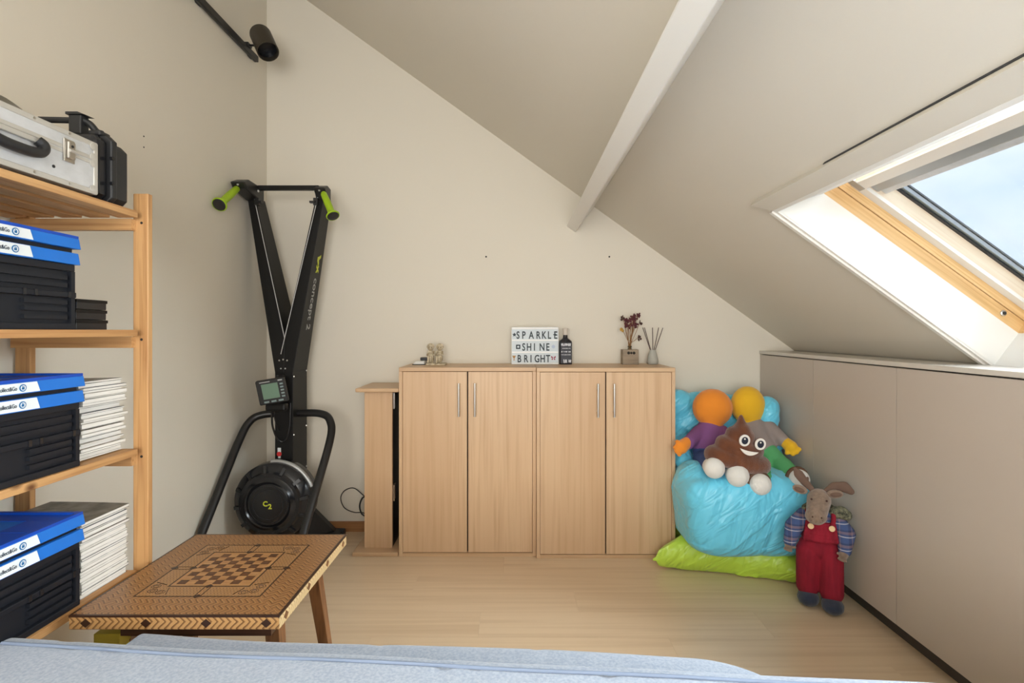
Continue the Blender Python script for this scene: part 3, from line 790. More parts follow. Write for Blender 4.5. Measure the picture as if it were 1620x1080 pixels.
build(MB().lathe([(0.0035, 0.0), (0.0035, 0.001)], (x1 + 0.011, 1.357, zs + 0.010), (1, 0, 0), 10), 'keyhole', 'ink_black', lk)
hd = MB().tube(bez([(x1 + 0.006, 1.262, zs - 0.008), (x1 + 0.013, 1.272, zs - 0.018), (x1 + 0.016, 1.262, zs - 0.036), (x1 + 0.018, 1.23, zs - 0.044), (x1 + 0.018, 1.17, zs - 0.044), (x1 + 0.016, 1.13, zs - 0.034), (x1 + 0.006, 1.125, zs - 0.008)], 6), 0.0125, 10)
hh = build(hd, 'handle', 'black_plastic', r, smooth=60)
build(MB().box(x1, x1 + 0.008, 1.11, 1.275, zs - 0.014, zs - 0.002), 'handle_plate', 'alu_edge', r, bevel=0.002)
build(MB().lathe([(0.004, 0), (0.004, 0.0015)], (x1 - 0.0015, 1.315, z0 + 0.035), (1, 0, 0), 10), 'screw', 'ink_black', r)
# clear plastic film lying crumpled on the case
mb = MB(); N = 16
gv = []
for i in range(N):
    for j in range(N):
        u, v = i / (N - 1), j / (N - 1)
        x = -1.42 + 0.27 * u; yy = 0.99 + 0.30 * v - 0.05 * u * u
        h = 0.004 + 0.050 * (1 - v) ** 0.7 * (0.5 + 0.5 * math.sin(u * PI)) + 0.010 * noise.noise(Vector((u * 4, v * 4, 3)))
        gv.append(mb.bm.verts.new((x, yy, Z0 + 0.152 + max(h, 0.003))))
for i in range(N - 1):
    for j in range(N - 1):
        mb.bm.faces.new((gv[i * N + j], gv[(i + 1) * N + j], gv[(i + 1) * N + j + 1], gv[i * N + j + 1]))
o = build(mb, 'plastic_film', 'plastic_film', None, smooth=180, org=(-1.3, 1.15, Z0 + 0.153))
tag(o, 'crumpled clear plastic film lying on the aluminium case', 'plastic film')

# black hard case standing at the end of the shelf
r = thing('hard_case', 'black ribbed hard case standing at the end of the top shelf', 'case', (-1.28, 1.51, Z0))
def rbox(mb, x0, x1, y0, y1, z0, z1, c=0.016):
    a = [(x0 + c, z0), (x1 - c, z0), (x1, z0 + c), (x1, z1 - c), (x1 - c, z1), (x0 + c, z1), (x0, z1 - c), (x0, z0 + c)]
    mb.hexa([Vector((x, y0, z)) for x, z in a], [Vector((x, y1, z)) for x, z in a]); return mb
build(rbox(MB(), -1.44, -1.150, 1.460, 1.500, Z0 + 0.004, Z0 + 0.185), 'lid_shell', 'black_gloss', r, bevel=0.010)
build(rbox(MB(), -1.45, -1.138, 1.498, 1.520, Z0 + 0.000, Z0 + 0.192), 'rim', 'black_plastic', r, bevel=0.004)
build(rbox(MB(), -1.44, -1.146, 1.518, 1.575, Z0 + 0.003, Z0 + 0.178), 'base_shell', 'black_plastic', r, bevel=0.010)
for zz in (0.055, 0.125): build(MB().cyl((-1.140, 1.496, Z0 + zz), (-1.132, 1.496, Z0 + zz), 0.005), 'bolt', 'black_gloss', r)
build(MB().box(-1.20, -1.165, 1.49, 1.53, Z0 + 0.19, Z0 + 0.204), 'latch', 'black_plastic', r, bevel=0.004)
# clamp with a long arm sitting on the case
r = thing('clamp', 'black clamp with a sideways arm on top of the black hard case', 'clamp', (-1.25, 1.50, Z0 + 0.192))
build(MB().box(-1.250, -1.215, 1.485, 1.515, Z0 + 0.192, Z0 + 0.245), 'post', 'black_plastic', r, bevel=0.003)
build(MB().hexa([Vector(p) for p in ((-1.256, 1.482, Z0 + 0.245), (-1.205, 1.482, Z0 + 0.245), (-1.200, 1.516, Z0 + 0.245), (-1.256, 1.516, Z0 + 0.245))],
                [Vector(p) for p in ((-1.256, 1.482, Z0 + 0.252), (-1.222, 1.482, Z0 + 0.252), (-1.216, 1.516, Z0 + 0.252), (-1.256, 1.516, Z0 + 0.252))]), 'jaw', 'black_plastic', r)
build(MB().tube([(-1.25, 1.495, Z0 + 0.232), (-1.335, 1.49, Z0 + 0.232), (-1.345, 1.49, Z0 + 0.228)], [0.0085, 0.0085, 0.004], 10), 'arm', 'black_plastic', r)
build(MB().tube(bez([(-1.222, 1.5, Z0 + 0.235), (-1.205, 1.505, Z0 + 0.225), (-1.190, 1.51, Z0 + 0.206), (-1.175, 1.51, Z0 + 0.200)], 5), 0.009, 10), 'lever', 'black_plastic', r)

# ------------------------------------------------------------------ spotlight rail high on the left wall
r = thing('track_light', 'black spotlight rail with one cylinder lamp high on the left wall', 'spotlight', (XL + 0.02, 2.6, 2.84))
zr = 2.83; xr = XL + 0.022
build(MB().box(xr - 0.012, xr + 0.012, 1.85, 3.115, zr - 0.017, zr + 0.017), 'rail', 'black_metal', r, bevel=0.002)
build(MB().box(xr - 0.0055, xr + 0.0055, 1.86, 3.105, zr - 0.0185, zr - 0.0165), 'rail_slot', 'black_gloss', r)
for yy in (2.0, 2.55, 3.05): build(MB().box(XL, xr - 0.01, yy, yy + 0.04, zr - 0.012, zr + 0.012), 'bracket', 'black_metal', r)
a = Vector((xr + 0.01, 3.00, zr + 0.02)); hc = Vector((-1.388, 2.935, zr + 0.002))
build(MB().box(xr - 0.012, xr + 0.022, 2.975, 3.02, zr + 0.012, zr + 0.030), 'adapter', 'black_metal', r, bevel=0.003)
build(MB().tube([(xr + 0.015, 3.0, zr + 0.022), (hc.x - 0.03, hc.y + 0.02, hc.z - 0.005)], 0.006, 10), 'arm', 'black_metal', r, smooth=60)
ax = Vector((0.25, -0.22, -0.45)).normalized()
hd = build(MB().lathe([(0.001, -0.09), (0.044, -0.09), (0.055, -0.083), (0.057, -0.075), (0.057, 0.085), (0.053, 0.085), (0.051, 0.03), (0.001, 0.028)], hc, ax, 32, cap=False), 'lamp_head', 'spot_bronze', r, smooth=40)
build(MB().lathe([(0.001, 0.031), (0.046, 0.031), (0.049, 0.06)], hc, ax, 28, cap=False), 'reflector', 'black_gloss', hd, smooth=60)

# ------------------------------------------------------------------ ski machine in the corner
SX = -1.285
r = thing('ski_trainer', 'black upright ski training machine with flywheel in the room corner', 'exercise machine', (SX, 3.0, 0))
def slab(mb, fr, bk):
    mb.hexa([Vector(p) for p in fr], [Vector(p) for p in bk]); return mb
build(MB().box(SX - 0.05, SX + 0.05, 2.95, 3.15, 0.10, 1.01), 'column', 'black_satin', r, bevel=0.002)
def arm(s):
    f = [(SX, 1.215, 2.95), (SX, 1.0, 2.95), (SX + s * 0.05, 1.0, 2.95)]
    top = SX - 0.012
    xo, xi = (top + s * 0.217), (top + s * 0.172)
    F = [(SX, 2.962, 1.215), (SX, 2.95, 1.008), (SX + s * 0.05, 2.95, 1.008), (xo, 3.0, 2.0), (xi, 3.0, 2.0)]
    B = [(SX, 3.145, 1.215), (SX, 3.15, 1.008), (SX + s * 0.05, 3.15, 1.008), (xo, 3.12, 2.0), (xi, 3.12, 2.0)]
    return build(slab(MB(), F, B), 'arm', 'black_satin', r, bevel=0.002)
aL, aR = arm(-1), arm(1)
# maker's name down the outer side of the right arm
p0 = Vector((SX + 0.05, 2.95, 1.008)); p1 = Vector((SX - 0.012 + 0.217, 3.0, 2.0)); q0 = Vector((SX + 0.05, 3.15, 1.008)); q1 = Vector((SX - 0.012 + 0.217, 3.12, 2.0))
def onarm(t, s): return (p0.lerp(p1, t)).lerp(q0.lerp(q1, t), s)
dn = (onarm(0.2, 0.5) - onarm(0.8, 0.5)).normalized()
dep = (onarm(0.5, 1) - onarm(0.5, 0)).normalized(); nrm = dn.cross(-dep).normalized()
if nrm.x < 0: nrm = -nrm
rt = (dep - dn * dep.dot(dn)).normalized()
text('concept 2', 'print', 'logo_grey', aR, onarm(0.54, 0.42) + nrm * 0.0012, dn, rt, 0.072, 1.05, 'LEFT', 0.0006, 0.0008)
m = MB()
def lpoly(m, pts, c, sc):
    a = [c + dn * (x * sc) + rt * (y * sc) + nrm * 0.0012 for x, y in pts]; m.hexa(a, [p + nrm * 0.0008 for p in a])
c0 = onarm(0.66, 0.42)
lpoly(m, [(0, 0), (0.35, 0.0), (0.9, 0.45), (0.55, 0.5), (0.25, 0.38), (0, 0.75), (-0.3, 0.75), (-0.1, 0.35)], c0, 0.06)
c1 = onarm(0.615, 0.42)
lpoly(m, [(0, 0.05), (0.3, 0.05), (0.5, 0.3), (0.9, 0.0), (0.9, 0.3), (0.62, 0.5), (0.9, 0.8), (0.6, 0.85), (0.42, 0.6), (0.05, 0.8), (0.05, 0.55), (0.25, 0.4)], c1, 0.05)
build(m, 'logo', 'logo_lime', aR)
# rivets
m = MB()
for x, z in ((-0.022, 1.075), (0.0, 1.08), (0.022, 1.075), (-0.012, 1.03), (0.012, 1.03)): m.lathe([(0.005, 0), (0.004, 0.003)], (SX - 0.005 + x, 2.953, z), (0, -1, 0), 10)
for z in (0.985, 0.66, 0.42):
    m.lathe([(0.005, 0), (0.004, 0.003)], (SX + 0.05, 2.962, z), (1, 0, 0), 10); m.lathe([(0.005, 0), (0.004, 0.003)], (SX + 0.05, 3.14, z + 0.02), (1, 0, 0), 10)
build(m, 'rivet', 'rivet', r)
# top bar and heads
build(MB().box(-1.475, -1.105, 2.985, 3.015, 2.033, 2.058), 'top_bar', 'black_satin', r, bevel=0.003)
for s, xa, xb, ya in ((-1, -1.523, -1.445, 2.83), (1, -1.125, -1.060, 2.95)):
    h = MB()
    a = [(ya, 2.035), (ya + 0.03, 2.005), (3.0, 1.975), (3.06, 1.975), (3.06, 2.055), (ya + 0.06, 2.062)]
    h.hexa([Vector((xa, yy, z)) for yy, z in a], [Vector((xb, yy, z)) for yy, z in a])
    hb = build(h, 'pulley_head', 'black_metal', r, bevel=0.008)
    build(MB().lathe([(0.008, 0), (0.007, 0.004)], ((xa + xb) / 2, 3.0 if s > 0 else 2.93, 2.02) if False else (xb if s < 0 else xa, 2.985, 2.025), (s * -1, 0, 0), 14).lathe([(0.006, 0), (0.005, 0.004)], ((xa + xb) / 2, ya + 0.012, 2.022), (0, -1, 0.3), 12), 'bolt', 'rivet', hb)
    xh = xb - 0.005 if s < 0 else xa + 0.005
    build(MB().box(xh - 0.012, xh + 0.012, 2.975, 3.0, 1.945, 1.985).box(min(xh, xh - s * 0.03), max(xh, xh - s * 0.03), 2.965, 2.985, 1.955, 1.966), 'handle_hook', 'black_metal', hb)
def grip(a, b):
    a, b = Vector(a), Vector(b); d = (b - a); L = d.length
    g = build(MB().lathe([(0.012, 0.0), (0.017, 0.01), (0.0195, L * 0.45), (0.019, L * 0.80), (0.024, L * 0.93), (0.035, L * 0.985), (0.037, L), (0.035, L + 0.006), (0.028, L + 0.006)], a, d, 28), 'grip', 'lime', r, smooth=50)
    build(MB().lathe([(0.032, L + 0.0062), (0.030, L + 0.0075), (0.012, L + 0.0065)], a, d, 24), 'grip_cap', 'black_plastic', g, smooth=50)
grip((-1.497, 2.862, 2.008), (-1.497, 2.690, 1.880))
grip((-1.072, 2.965, 2.010), (-0.996, 2.90, 1.870))
# drive cords
build(MB().tube([(-1.468, 2.985, 1.99), (-1.285, 2.958, 1.20)], 0.0022, 8), 'cord', 'cord_white', r)
build(MB().tube([(-1.110, 2.985, 1.99), (-1.300, 2.945, 1.11)], 0.0022, 8), 'cord', 'cord_white', r)
# flywheel housing
fc = Vector((SX, 2.77, 0.335))
fw = build(MB().lathe([(0.001, 0.012), (0.105, 0.012), (0.112, 0.006), (0.120, 0.016), (0.130, 0.004), (0.140, -0.002), (0.158, 0.000), (0.166, -0.014), (0.190, -0.026), (0.204, -0.045), (0.206, -0.10), (0.200, -0.155), (0.180, -0.175), (0.001, -0.178)], fc, (0, -1, 0), 64, cap=False), 'flywheel_housing', 'black_gloss', r, smooth=30)
for k in range(12):
    a = 2 * PI * k / 12 + 0.15
    d = Vector((math.cos(a), 0, math.sin(a))); t = Vector((-math.sin(a), 0, math.cos(a)))
    p = [fc + d * 0.150 + t * 0.006 + Vector((0, 0.0, 0)), fc + d * 0.150 - t * 0.006, fc + d * 0.196 - t * 0.009 + Vector((0, 0.02, 0)), fc + d * 0.196 + t * 0.009 + Vector((0, 0.02, 0))]
    build(MB().hexa(p, [q + Vector((0, 0.03, 0)) for q in p]), 'housing_rib', 'black_plastic', fw)
for rr in (0.075, 0.096):
    build(MB().lathe([(rr, 0.0118), (rr, 0.0135), (rr + 0.004, 0.0135), (rr + 0.004, 0.0118)], fc, (0, -1, 0), 48), 'housing_ring', 'black_plastic', fw, smooth=30)
text('C', 'print', 'logo_lime', fw, fc + Vector((-0.026, -0.0125, -0.006)), (1, 0, 0), (0, 0, 1), 0.036, 1.0, 'LEFT', 0.001, 0.0012)
text('2', 'print', 'logo_lime', fw, fc + Vector((0.002, -0.0125, -0.020)), (1, 0, 0), (0, 0, 1), 0.036, 1.0, 'LEFT', 0.001, 0.0012)
build(MB().tube([fc + Vector((0.206 * math.cos(a), 0.075, 0.206 * math.sin(a))) for a in [0.35 + k * 0.12 for k in range(12)]], 0.012, 8), 'rim_reflection', 'alu_grey', fw, smooth=60)  # grey strip put in as the reflection along the top of the rim
# stand tubes
pl = bez([(SX - 0.04, 3.02, 0.77), (-1.42, 2.985, 0.768), (-1.475, 2.95, 0.735), (-1.497, 2.87, 0.635), (-1.505, 2.62, 0.345), (-1.508, 2.33, 0.022)], 8)
build(MB().tube(pl, 0.021, 14), 'stand_tube', 'black_metal', r, smooth=60)
pr = bez([(SX + 0.04, 3.02, 0.772), (-1.10, 3.0, 0.772), (-1.035, 2.97, 0.735), (-1.010, 2.89, 0.635), (-1.020, 2.62, 0.33), (-1.030, 2.36, 0.022)], 8)
build(MB().tube(pr, 0.021, 14), 'stand_tube', 'black_metal', r, smooth=60)
build(MB().box(-1.50, -1.04, 3.16, 3.25, 0.0, 0.035), 'rear_foot', 'black_metal', r, bevel=0.006)
build(MB().cyl((-1.062, 3.21, 0.022), (-1.030, 3.21, 0.022), 0.022), 'foot_wheel', 'black_plastic', r, smooth=40)
build(MB().box(SX - 0.03, SX + 0.03, 2.36, 3.2, 0.0, 0.03), 'base_rail', 'black_metal', r, bevel=0.004)
build(MB().hexa([Vector(p) for p in ((SX + 0.05, 3.10, 0.04), (SX + 0.20, 3.19, 0.034), (SX + 0.05, 3.10, 0.25))], [Vector(p) for p in ((SX + 0.05, 3.14, 0.04), (SX + 0.20, 3.23, 0.034), (SX + 0.05, 3.14, 0.25))]), 'gusset', 'black_metal', r)
build(MB().box(-1.53, -1.01, 2.30, 2.36, 0.0, 0.022), 'front_foot', 'black_metal', r, bevel=0.005)
build(MB().box(SX - 0.045, SX + 0.045, 2.93, 2.97, 0.10, 0.16), 'column_foot', 'black_metal', r)
# monitor
M = Matrix.Translation((-1.295, 2.83, 0.918)) @ Matrix.Rotation(math.radians(-7), 4, 'Y') @ Matrix.Rotation(math.radians(10), 4, 'X') @ Matrix.Rotation(math.radians(12), 4, 'Z')
mo = build(MB().box(-0.072, 0.072, -0.012, 0.022, -0.066, 0.066, M), 'monitor', 'black_plastic', r, bevel=0.006)
build(MB().box(-0.046, 0.036, -0.0135, -0.0119, -0.036, 0.046, M), 'screen', 'lcd', mo)
m = MB()
for k in range(5): m.box(0.046, 0.062, -0.0145, -0.012, 0.032 - k * 0.017, 0.040 - k * 0.017, M)
for k in range(3): m.box(-0.046 + k * 0.036, -0.022 + k * 0.036, -0.0145, -0.012, -0.056, -0.047, M)
build(m, 'button', 'lcd_button', mo)
m = MB().box(-0.052, 0.0, -0.0128, -0.0119, 0.054, 0.059, M).box(0.04, 0.062, -0.0128, -0.0119, 0.053, 0.060, M)
build(m, 'monitor_mark', 'logo_grey', mo)
build(MB().tube([(-1.285, 2.96, 0.985), (-1.292, 2.88, 0.99), (-1.292, 2.855, 0.95)], 0.010, 10), 'monitor_arm', 'black_metal', r)
build(MB().box(-1.345, -1.235, 2.85, 2.90, 0.805, 0.850), 'monitor_grip', 'black_satin', r, bevel=0.012)
build(MB().tube(bez([(-1.315, 2.87, 0.81), (-1.325, 2.90, 0.72), (-1.305, 2.925, 0.64), (-1.27, 2.935, 0.635), (-1.25, 2.94, 0.70), (-1.245, 2.945, 0.84)], 8), 0.0055, 8), 'monitor_cable', 'black_gloss', r, smooth=60)
build(MB().tube(bez([(-1.31, 2.87, 0.81), (-1.305, 2.90, 0.73), (-1.30, 2.93, 0.69)], 6), 0.003, 8), 'sensor_cable', 'black_gloss', r, smooth=60)
build(MB().box(-1.319, -1.301, 2.948, 2.9502, 0.555, 0.59).box(-1.316, -1.303, 2.948, 2.9502, 0.533, 0.545), 'sticker', 'label_white', r)
build(MB().lathe([(0.013, 0), (0.013, 0.003)], (-1.310, 2.949, 0.556), (0, -1, 0), 16), 'warning_mark', 'sticker_red', r)

# ------------------------------------------------------------------ inlaid chess table
TX0, TX1, TY0, TY1, TZ = -1.092, -0.578, 1.300, 1.818, 0.5436
r = thing('chess_table', 'low inlaid wooden chess table in front of the shelf rack', 'table', ((TX0 + TX1) / 2, (TY0 + TY1) / 2, 0))
tt = 0.036; TC = ORG[r]
core = build(MB().box(TX0 + 0.002, TX1 - 0.002, TY0 + 0.002, TY1 - 0.002, TZ - tt, TZ - 0.0012), 'table_top', 'inlay_brown', r)
build(MB().box(TX0, TX1, TY0, TY0 + 0.002, TZ - tt + 0.002, TZ - 0.004), 'edge_band', 'chevron_edge_x', core)
build(MB().box(TX0, TX1, TY1 - 0.002, TY1, TZ - tt + 0.002, TZ - 0.004), 'edge_band', 'chevron_edge_x', core)
build(MB().box(TX1 - 0.002, TX1, TY0 + 0.002, TY1 - 0.002, TZ - tt + 0.002, TZ - 0.004), 'edge_band', 'chevron_edge_y', core)
build(MB().box(TX0, TX0 + 0.002, TY0 + 0.002, TY1 - 0.002, TZ - tt + 0.002, TZ - 0.004), 'edge_band', 'chevron_edge_y', core)
# dark rim above the edge band
cxm, cym = (TX0 + TX1) / 2, (TY0 + TY1) / 2; hw = (TX1 - TX0) / 2
def ring(h0, h1, z0, z1, material, nm):
    m = MB(); k = (TY1 - TY0) / (TX1 - TX0)
    m.box(cxm - h1, cxm + h1, cym - h1 * k, cym - h0 * k, z0, z1).box(cxm - h1, cxm + h1, cym + h0 * k, cym + h1 * k, z0, z1)
    m.box(cxm - h1, cxm - h0, cym - h0 * k, cym + h0 * k, z0, z1).box(cxm + h0, cxm + h1, cym - h0 * k, cym + h0 * k, z0, z1)
    return build(m, nm, material, core)
ring(hw - 0.005, hw + 0.001, TZ - 0.005, TZ, 'inlay_line', 'rim_line')
HB, HI, HC = 0.163, 0.108, 0.098      # half sizes: border frame, inner frame, board
kk = (TY1 - TY0) / (TX1 - TX0)
def trap(h0, h1, side, material, nm, z):
    a, b = h0, h1
    q = {'S': [(-b, -b), (b, -b), (a, -a), (-a, -a)], 'N': [(-a, a), (a, a), (b, b), (-b, b)], 'E': [(a, -a), (b, -b), (b, b), (a, a)], 'W': [(-b, -b), (-a, -a), (-a, a), (-b, b)]}[side]
    P = [Vector((cxm + x, cym + yv * kk, z - 0.002)) for x, yv in q]
    return build(MB().hexa(P, [p + Vector((0, 0, 0.002)) for p in P]), nm, material, core)
for sd in 'SN': trap(HB + 0.003, hw - 0.005, sd, 'chevron_x', 'border_panel', TZ)
for sd in 'EW': trap(HB + 0.003, hw - 0.005, sd, 'chevron_y', 'border_panel', TZ)
for sd in 'SNEW': trap(HI + 0.003, HB, sd, 'lattice', 'frieze_panel', TZ)
ring(HB, HB + 0.0042, TZ - 0.002, TZ + 0.0002, 'inlay_line', 'inlay_strip')
ring(HI, HI + 0.0042, TZ - 0.002, TZ + 0.0002, 'inlay_line', 'inlay_strip')
ring(HC, HI, TZ - 0.002, TZ, 'inlay_light', 'board_margin')
sq = 2 * HC / 8
sm = []
for c in ('inlay_light', 'inlay_dark'):
    mb = MB().box(-sq / 2 + 0.0002, sq / 2 - 0.0002, -sq / 2 * kk + 0.0002, sq / 2 * kk - 0.0002, -0.002, 0.0)
    bmesh.ops.recalc_face_normals(mb.bm, faces=mb.bm.faces)
    me = bpy.data.meshes.new('board_square'); mb.bm.to_mesh(me); mb.bm.free(); me.materials.append(MATS[c]); sm.append(me)
for i in range(8):
    for j in range(8):
        o = bpy.data.objects.new('board_square', sm[(i + j) % 2 == 0 and 1 or 0]); COL.objects.link(o); o.parent = core
        o.location = Vector((cxm - HC + sq * (i + 0.5), cym + (-HC + sq * (j + 0.5)) * kk, TZ)) - TC
# cross bars, lozenges and knot corners in the frieze
m = MB()
for s in (-1, 1):
    m.box(cxm - 0.0012 - 0.008, cxm - 0.0068, min(cym + s * HI * kk, cym + s * HB * kk), max(cym + s * HI * kk, cym + s * HB * kk), TZ - 0.001, TZ + 0.0004)
    m.box(cxm + 0.0068, cxm + 0.0092, min(cym + s * HI * kk, cym + s * HB * kk), max(cym + s * HI * kk, cym + s * HB * kk), TZ - 0.001, TZ + 0.0004)
    m.box(min(cxm + s * HI, cxm + s * HB), max(cxm + s * HI, cxm + s * HB), cym - 0.0092, cym - 0.0068, TZ - 0.001, TZ + 0.0004)
    m.box(min(cxm + s * HI, cxm + s * HB), max(cxm + s * HI, cxm + s * HB), cym + 0.0068, cym + 0.0092, TZ - 0.001, TZ + 0.0004)
build(m, 'inlay_strip', 'inlay_line', core)
for s in (-1, 1):
    for h in (HI + 0.0015, HB + 0.0015):
        for c in ((cxm, cym + s * h * kk), (cxm + s * h, cym)):
            P = [Vector((c[0] + dx, c[1] + dy, TZ - 0.001)) for dx, dy in ((-0.012, 0), (0, -0.010), (0.012, 0), (0, 0.010))]
            build(MB().hexa(P, [p + Vector((0, 0, 0.0015)) for p in P]), 'lozenge', 'inlay_line', core)
for sx in (-1, 1):
    for sy in (-1, 1):
        m = MB()
        for ox, oy in ((0.027, 0.027), (0.052, 0.020), (0.020, 0.052)):
            c = Vector((cxm + sx * (HB - ox), cym + sy * (HB - oy) * kk, TZ - 0.0005))
            for rr in (0.0105, 0.0055):
                m.tube([c + Vector((math.cos(a) * rr * 1.15, math.sin(a) * rr, 0)) for a in [2 * PI * q / 12 for q in range(13)]], 0.0011, 5)
        m.tube([Vector((cxm + sx * (HB - 0.074), cym + sy * (HB - 0.008) * kk, TZ)), Vector((cxm + sx * (HI - 0.006), cym + sy * (HI + 0.012) * kk, TZ))], 0.0011, 5)
        m.tube([Vector((cxm + sx * (HB - 0.008), cym + sy * (HB - 0.074) * kk, TZ)), Vector((cxm + sx * (HI + 0.012), cym + sy * (HI - 0.006) * kk, TZ))], 0.0011, 5)
        build(m, 'knot_inlay', 'inlay_line', core)
# lozenges on the edges
for k in range(4):
    c = TX0 + 0.040 + k * 0.1475
    P = [Vector((c + dx, TY0, TZ - 0.0195 + dz)) for dx, dz in ((-0.013, 0), (0, -0.011), (0.013, 0), (0, 0.011))]
    build(MB().hexa(P, [p + Vector((0, -0.0008, 0)) for p in P]), 'lozenge', 'inlay_line', core)
    c = TY0 + 0.040 + k * 0.1475
    P = [Vector((TX1, c + dx, TZ - 0.0195 + dz)) for dx, dz in ((-0.013, 0), (0, -0.011), (0.013, 0), (0, 0.011))]
    build(MB().hexa(P, [p + Vector((0.0008, 0, 0)) for p in P]), 'lozenge', 'inlay_brown', core)
# apron and splayed legs
for ya in (TY0 + 0.055, TY1 - 0.073):
    build(MB().box(TX0 + 0.085, TX1 - 0.045, ya, ya + 0.018, TZ - 0.082, TZ - tt), 'apron', 'dark_wood', r)
for xa in (TX0 + 0.085, TX1 - 0.063):
    build(MB().box(xa, xa + 0.018, TY0 + 0.073, TY1 - 0.073, TZ - 0.082, TZ - tt), 'apron', 'dark_wood', r)
for sx in (-1, 1):
    for sy in (-1, 1):
        t = Vector((cxm + sx * (hw - 0.070), cym + sy * 0.135, TZ - tt)); b = Vector((cxm + sx * (hw - 0.012), cym + sy * 0.185, 0))
        F = lambda c, w: [c + Vector((dx * w, dy * w, 0)) for dx, dy in ((-1, -1), (1, -1), (1, 1), (-1, 1))]
        build(MB().hexa(F(b, 0.013), F(t, 0.020)), 'leg', 'walnut_leg', r, bevel=0.002)

# yellow box on the floor under the table
yb_ = thing('storage_box', 'narrow yellow upright box on the floor under the chess table', 'box', (-1.045, 1.49, 0))
build(MB().box(-1.075, -1.015, 1.36, 1.44, 0.0, 0.455), 'carton', 'yellow_card', yb_, bevel=0.002)
build(MB().box(-1.078, -1.012, 1.357, 1.443, 0.43, 0.465), 'lid', 'yellow_card', yb_, bevel=0.002)

# ------------------------------------------------------------------ bed in the foreground
BR = math.radians(-4.4)
r = thing('bed', 'blue-grey quilted mattress on a low bed in the foreground', 'bed', (0, 1.103, 0), BR)
def bm_local(name, material, zt, zb, ye, x0, x1, rad, bulge, quilt, parent=r):
    """soft slab: far edge at y = ye, rounded edges, a little wavy"""
    mb = MB(); NX, NP = 96, 14
    ys = -2.4
    prof = []
    for k in range(NP + 1):
        a = PI / 2 * k / NP; prof.append((ye - rad + rad * math.sin(a), zt - rad + rad * math.cos(a)))
    prof = [(ys, zt)] + [(ys + (ye - rad - ys) * t, zt) for t in (0.3, 0.5, 0.7, 0.8, 0.86, 0.9, 0.93, 0.96, 0.98)] + prof + [(ye, zb)]
    rows = []
    for i in range(NX + 1):
        t = i / NX; x = x0 + (x1 - x0) * t
        dx = x1 - x; cr = 0.20
        inset = 0 if dx > cr else cr - math.sqrt(max(0, cr * cr - (cr - dx) ** 2))
        drop = 0 if dx > 0.05 else 0.05 * (1 - math.sqrt(max(0, 1 - ((0.05 - dx) / 0.05) ** 2)))
        row = []
        for (yy, z) in prof:
            w = bulge * noise.noise(Vector((x * 2.2, yy * 2.0, zt * 9)))
            q = -quilt * math.exp(-(((x * 1.6 + yy * 2.6 + 0.25 * math.sin(x * 5)) % 0.9 - 0.45) / 0.02) ** 2)
            row.append(mb.bm.verts.new((x, yy - inset if yy > ys else yy, z - drop + (w + q if z > zb else 0))))
        rows.append(row)
    for i in range(NX):
        for j in range(len(prof) - 1):
            mb.bm.faces.new((rows[i][j], rows[i + 1][j], rows[i + 1][j + 1], rows[i][j + 1]))
    mb.bm.faces.new([v for v in rows[0]][::-1]); mb.bm.faces.new(rows[-1])
    return build(mb, name, material, parent, smooth=60, local=True)
build(MB().box(-1.05, 0.62, -2.3, -0.02, 0.06, 0.30), 'bed_frame', 'pine_x', r, local=True)
m = MB()
for x in (-1.0, 0.5):
    for yv in (-2.2, -0.12): m.box(x, x + 0.06, yv, yv + 0.06, 0.0, 0.06)
build(m, 'bed_foot', 'pine', r, local=True)
low = bm_local('mattress_base', 'mattress', 0.505, 0.30, 0.150, -0.92, 0.590, 0.045, 0.014, 0.005)
top = bm_local('mattress_top', 'mattress', 0.560, 0.44, 0.012, -1.118, 1.30, 0.040, 0.006, 0.007)
pts = [(x, -0.040 + 0.003 * noise.noise(Vector((x * 3, 0, 1))), 0.5625 + 0.006 * noise.noise(Vector((x * 2.2, -0.08, 0.56 * 9)))) for x in [-1.11 + 2.39 * k / 70 for k in range(71)]]
build(MB().tube(pts, 0.0035, 6), 'piping', 'mattress_seam', top, smooth=60, local=True)

# ------------------------------------------------------------------ things on the cabinets
ZT = 1.0385
# letter lightbox
LY = 3.19
lx0, lx1 = (809 - CX) * LY / K, (884 - CX) * LY / K; lz1 = ZT + 0.224
r = thing('lightbox', 'white cinema letter lightbox reading sparkle shine bright', 'lightbox', ((lx0 + lx1) / 2, LY + 0.02, ZT))
build(MB().box(lx0, lx1, LY + 0.004, LY + 0.045, ZT, lz1), 'case', 'lightbox_rail', r, bevel=0.004)
build(MB().box(lx0 + 0.004, lx1 - 0.004, LY + 0.002, LY + 0.006, ZT + 0.010, lz1 - 0.012), 'panel', 'lightbox_panel', r)
hh = 0.224; rows = []
for k in range(4):
    z = ZT + [0.004, 0.072, 0.144, 0.214][k]
    build(MB().box(lx0 + 0.001, lx1 - 0.001, LY - 0.002, LY + 0.004, z - 0.004 if k else z - 0.003, z + 0.005), 'rail', 'lightbox_rail', r, bevel=0.001)
def letters(s, xs, z, size=0.062):
    for ch, px in zip(s, xs):
        text(ch, 'letter', 'letter', r, ((px - CX) * LY / K, LY - 0.0006, z), (1, 0, 0), (0, 0, 1), size, 0.70, 'CENTER', 0.0008, 0.0012)
letters('SPARKLE', (819.5, 828.5, 840.5, 851.5, 860.5, 869, 879), ZT + 0.1545)
letters('SHINE', (828.5, 837, 845.5, 857.5, 866.5), ZT + 0.083)
letters('BRIGHT', (821.5, 832, 840, 849.5, 858.5, 867), ZT + 0.013)
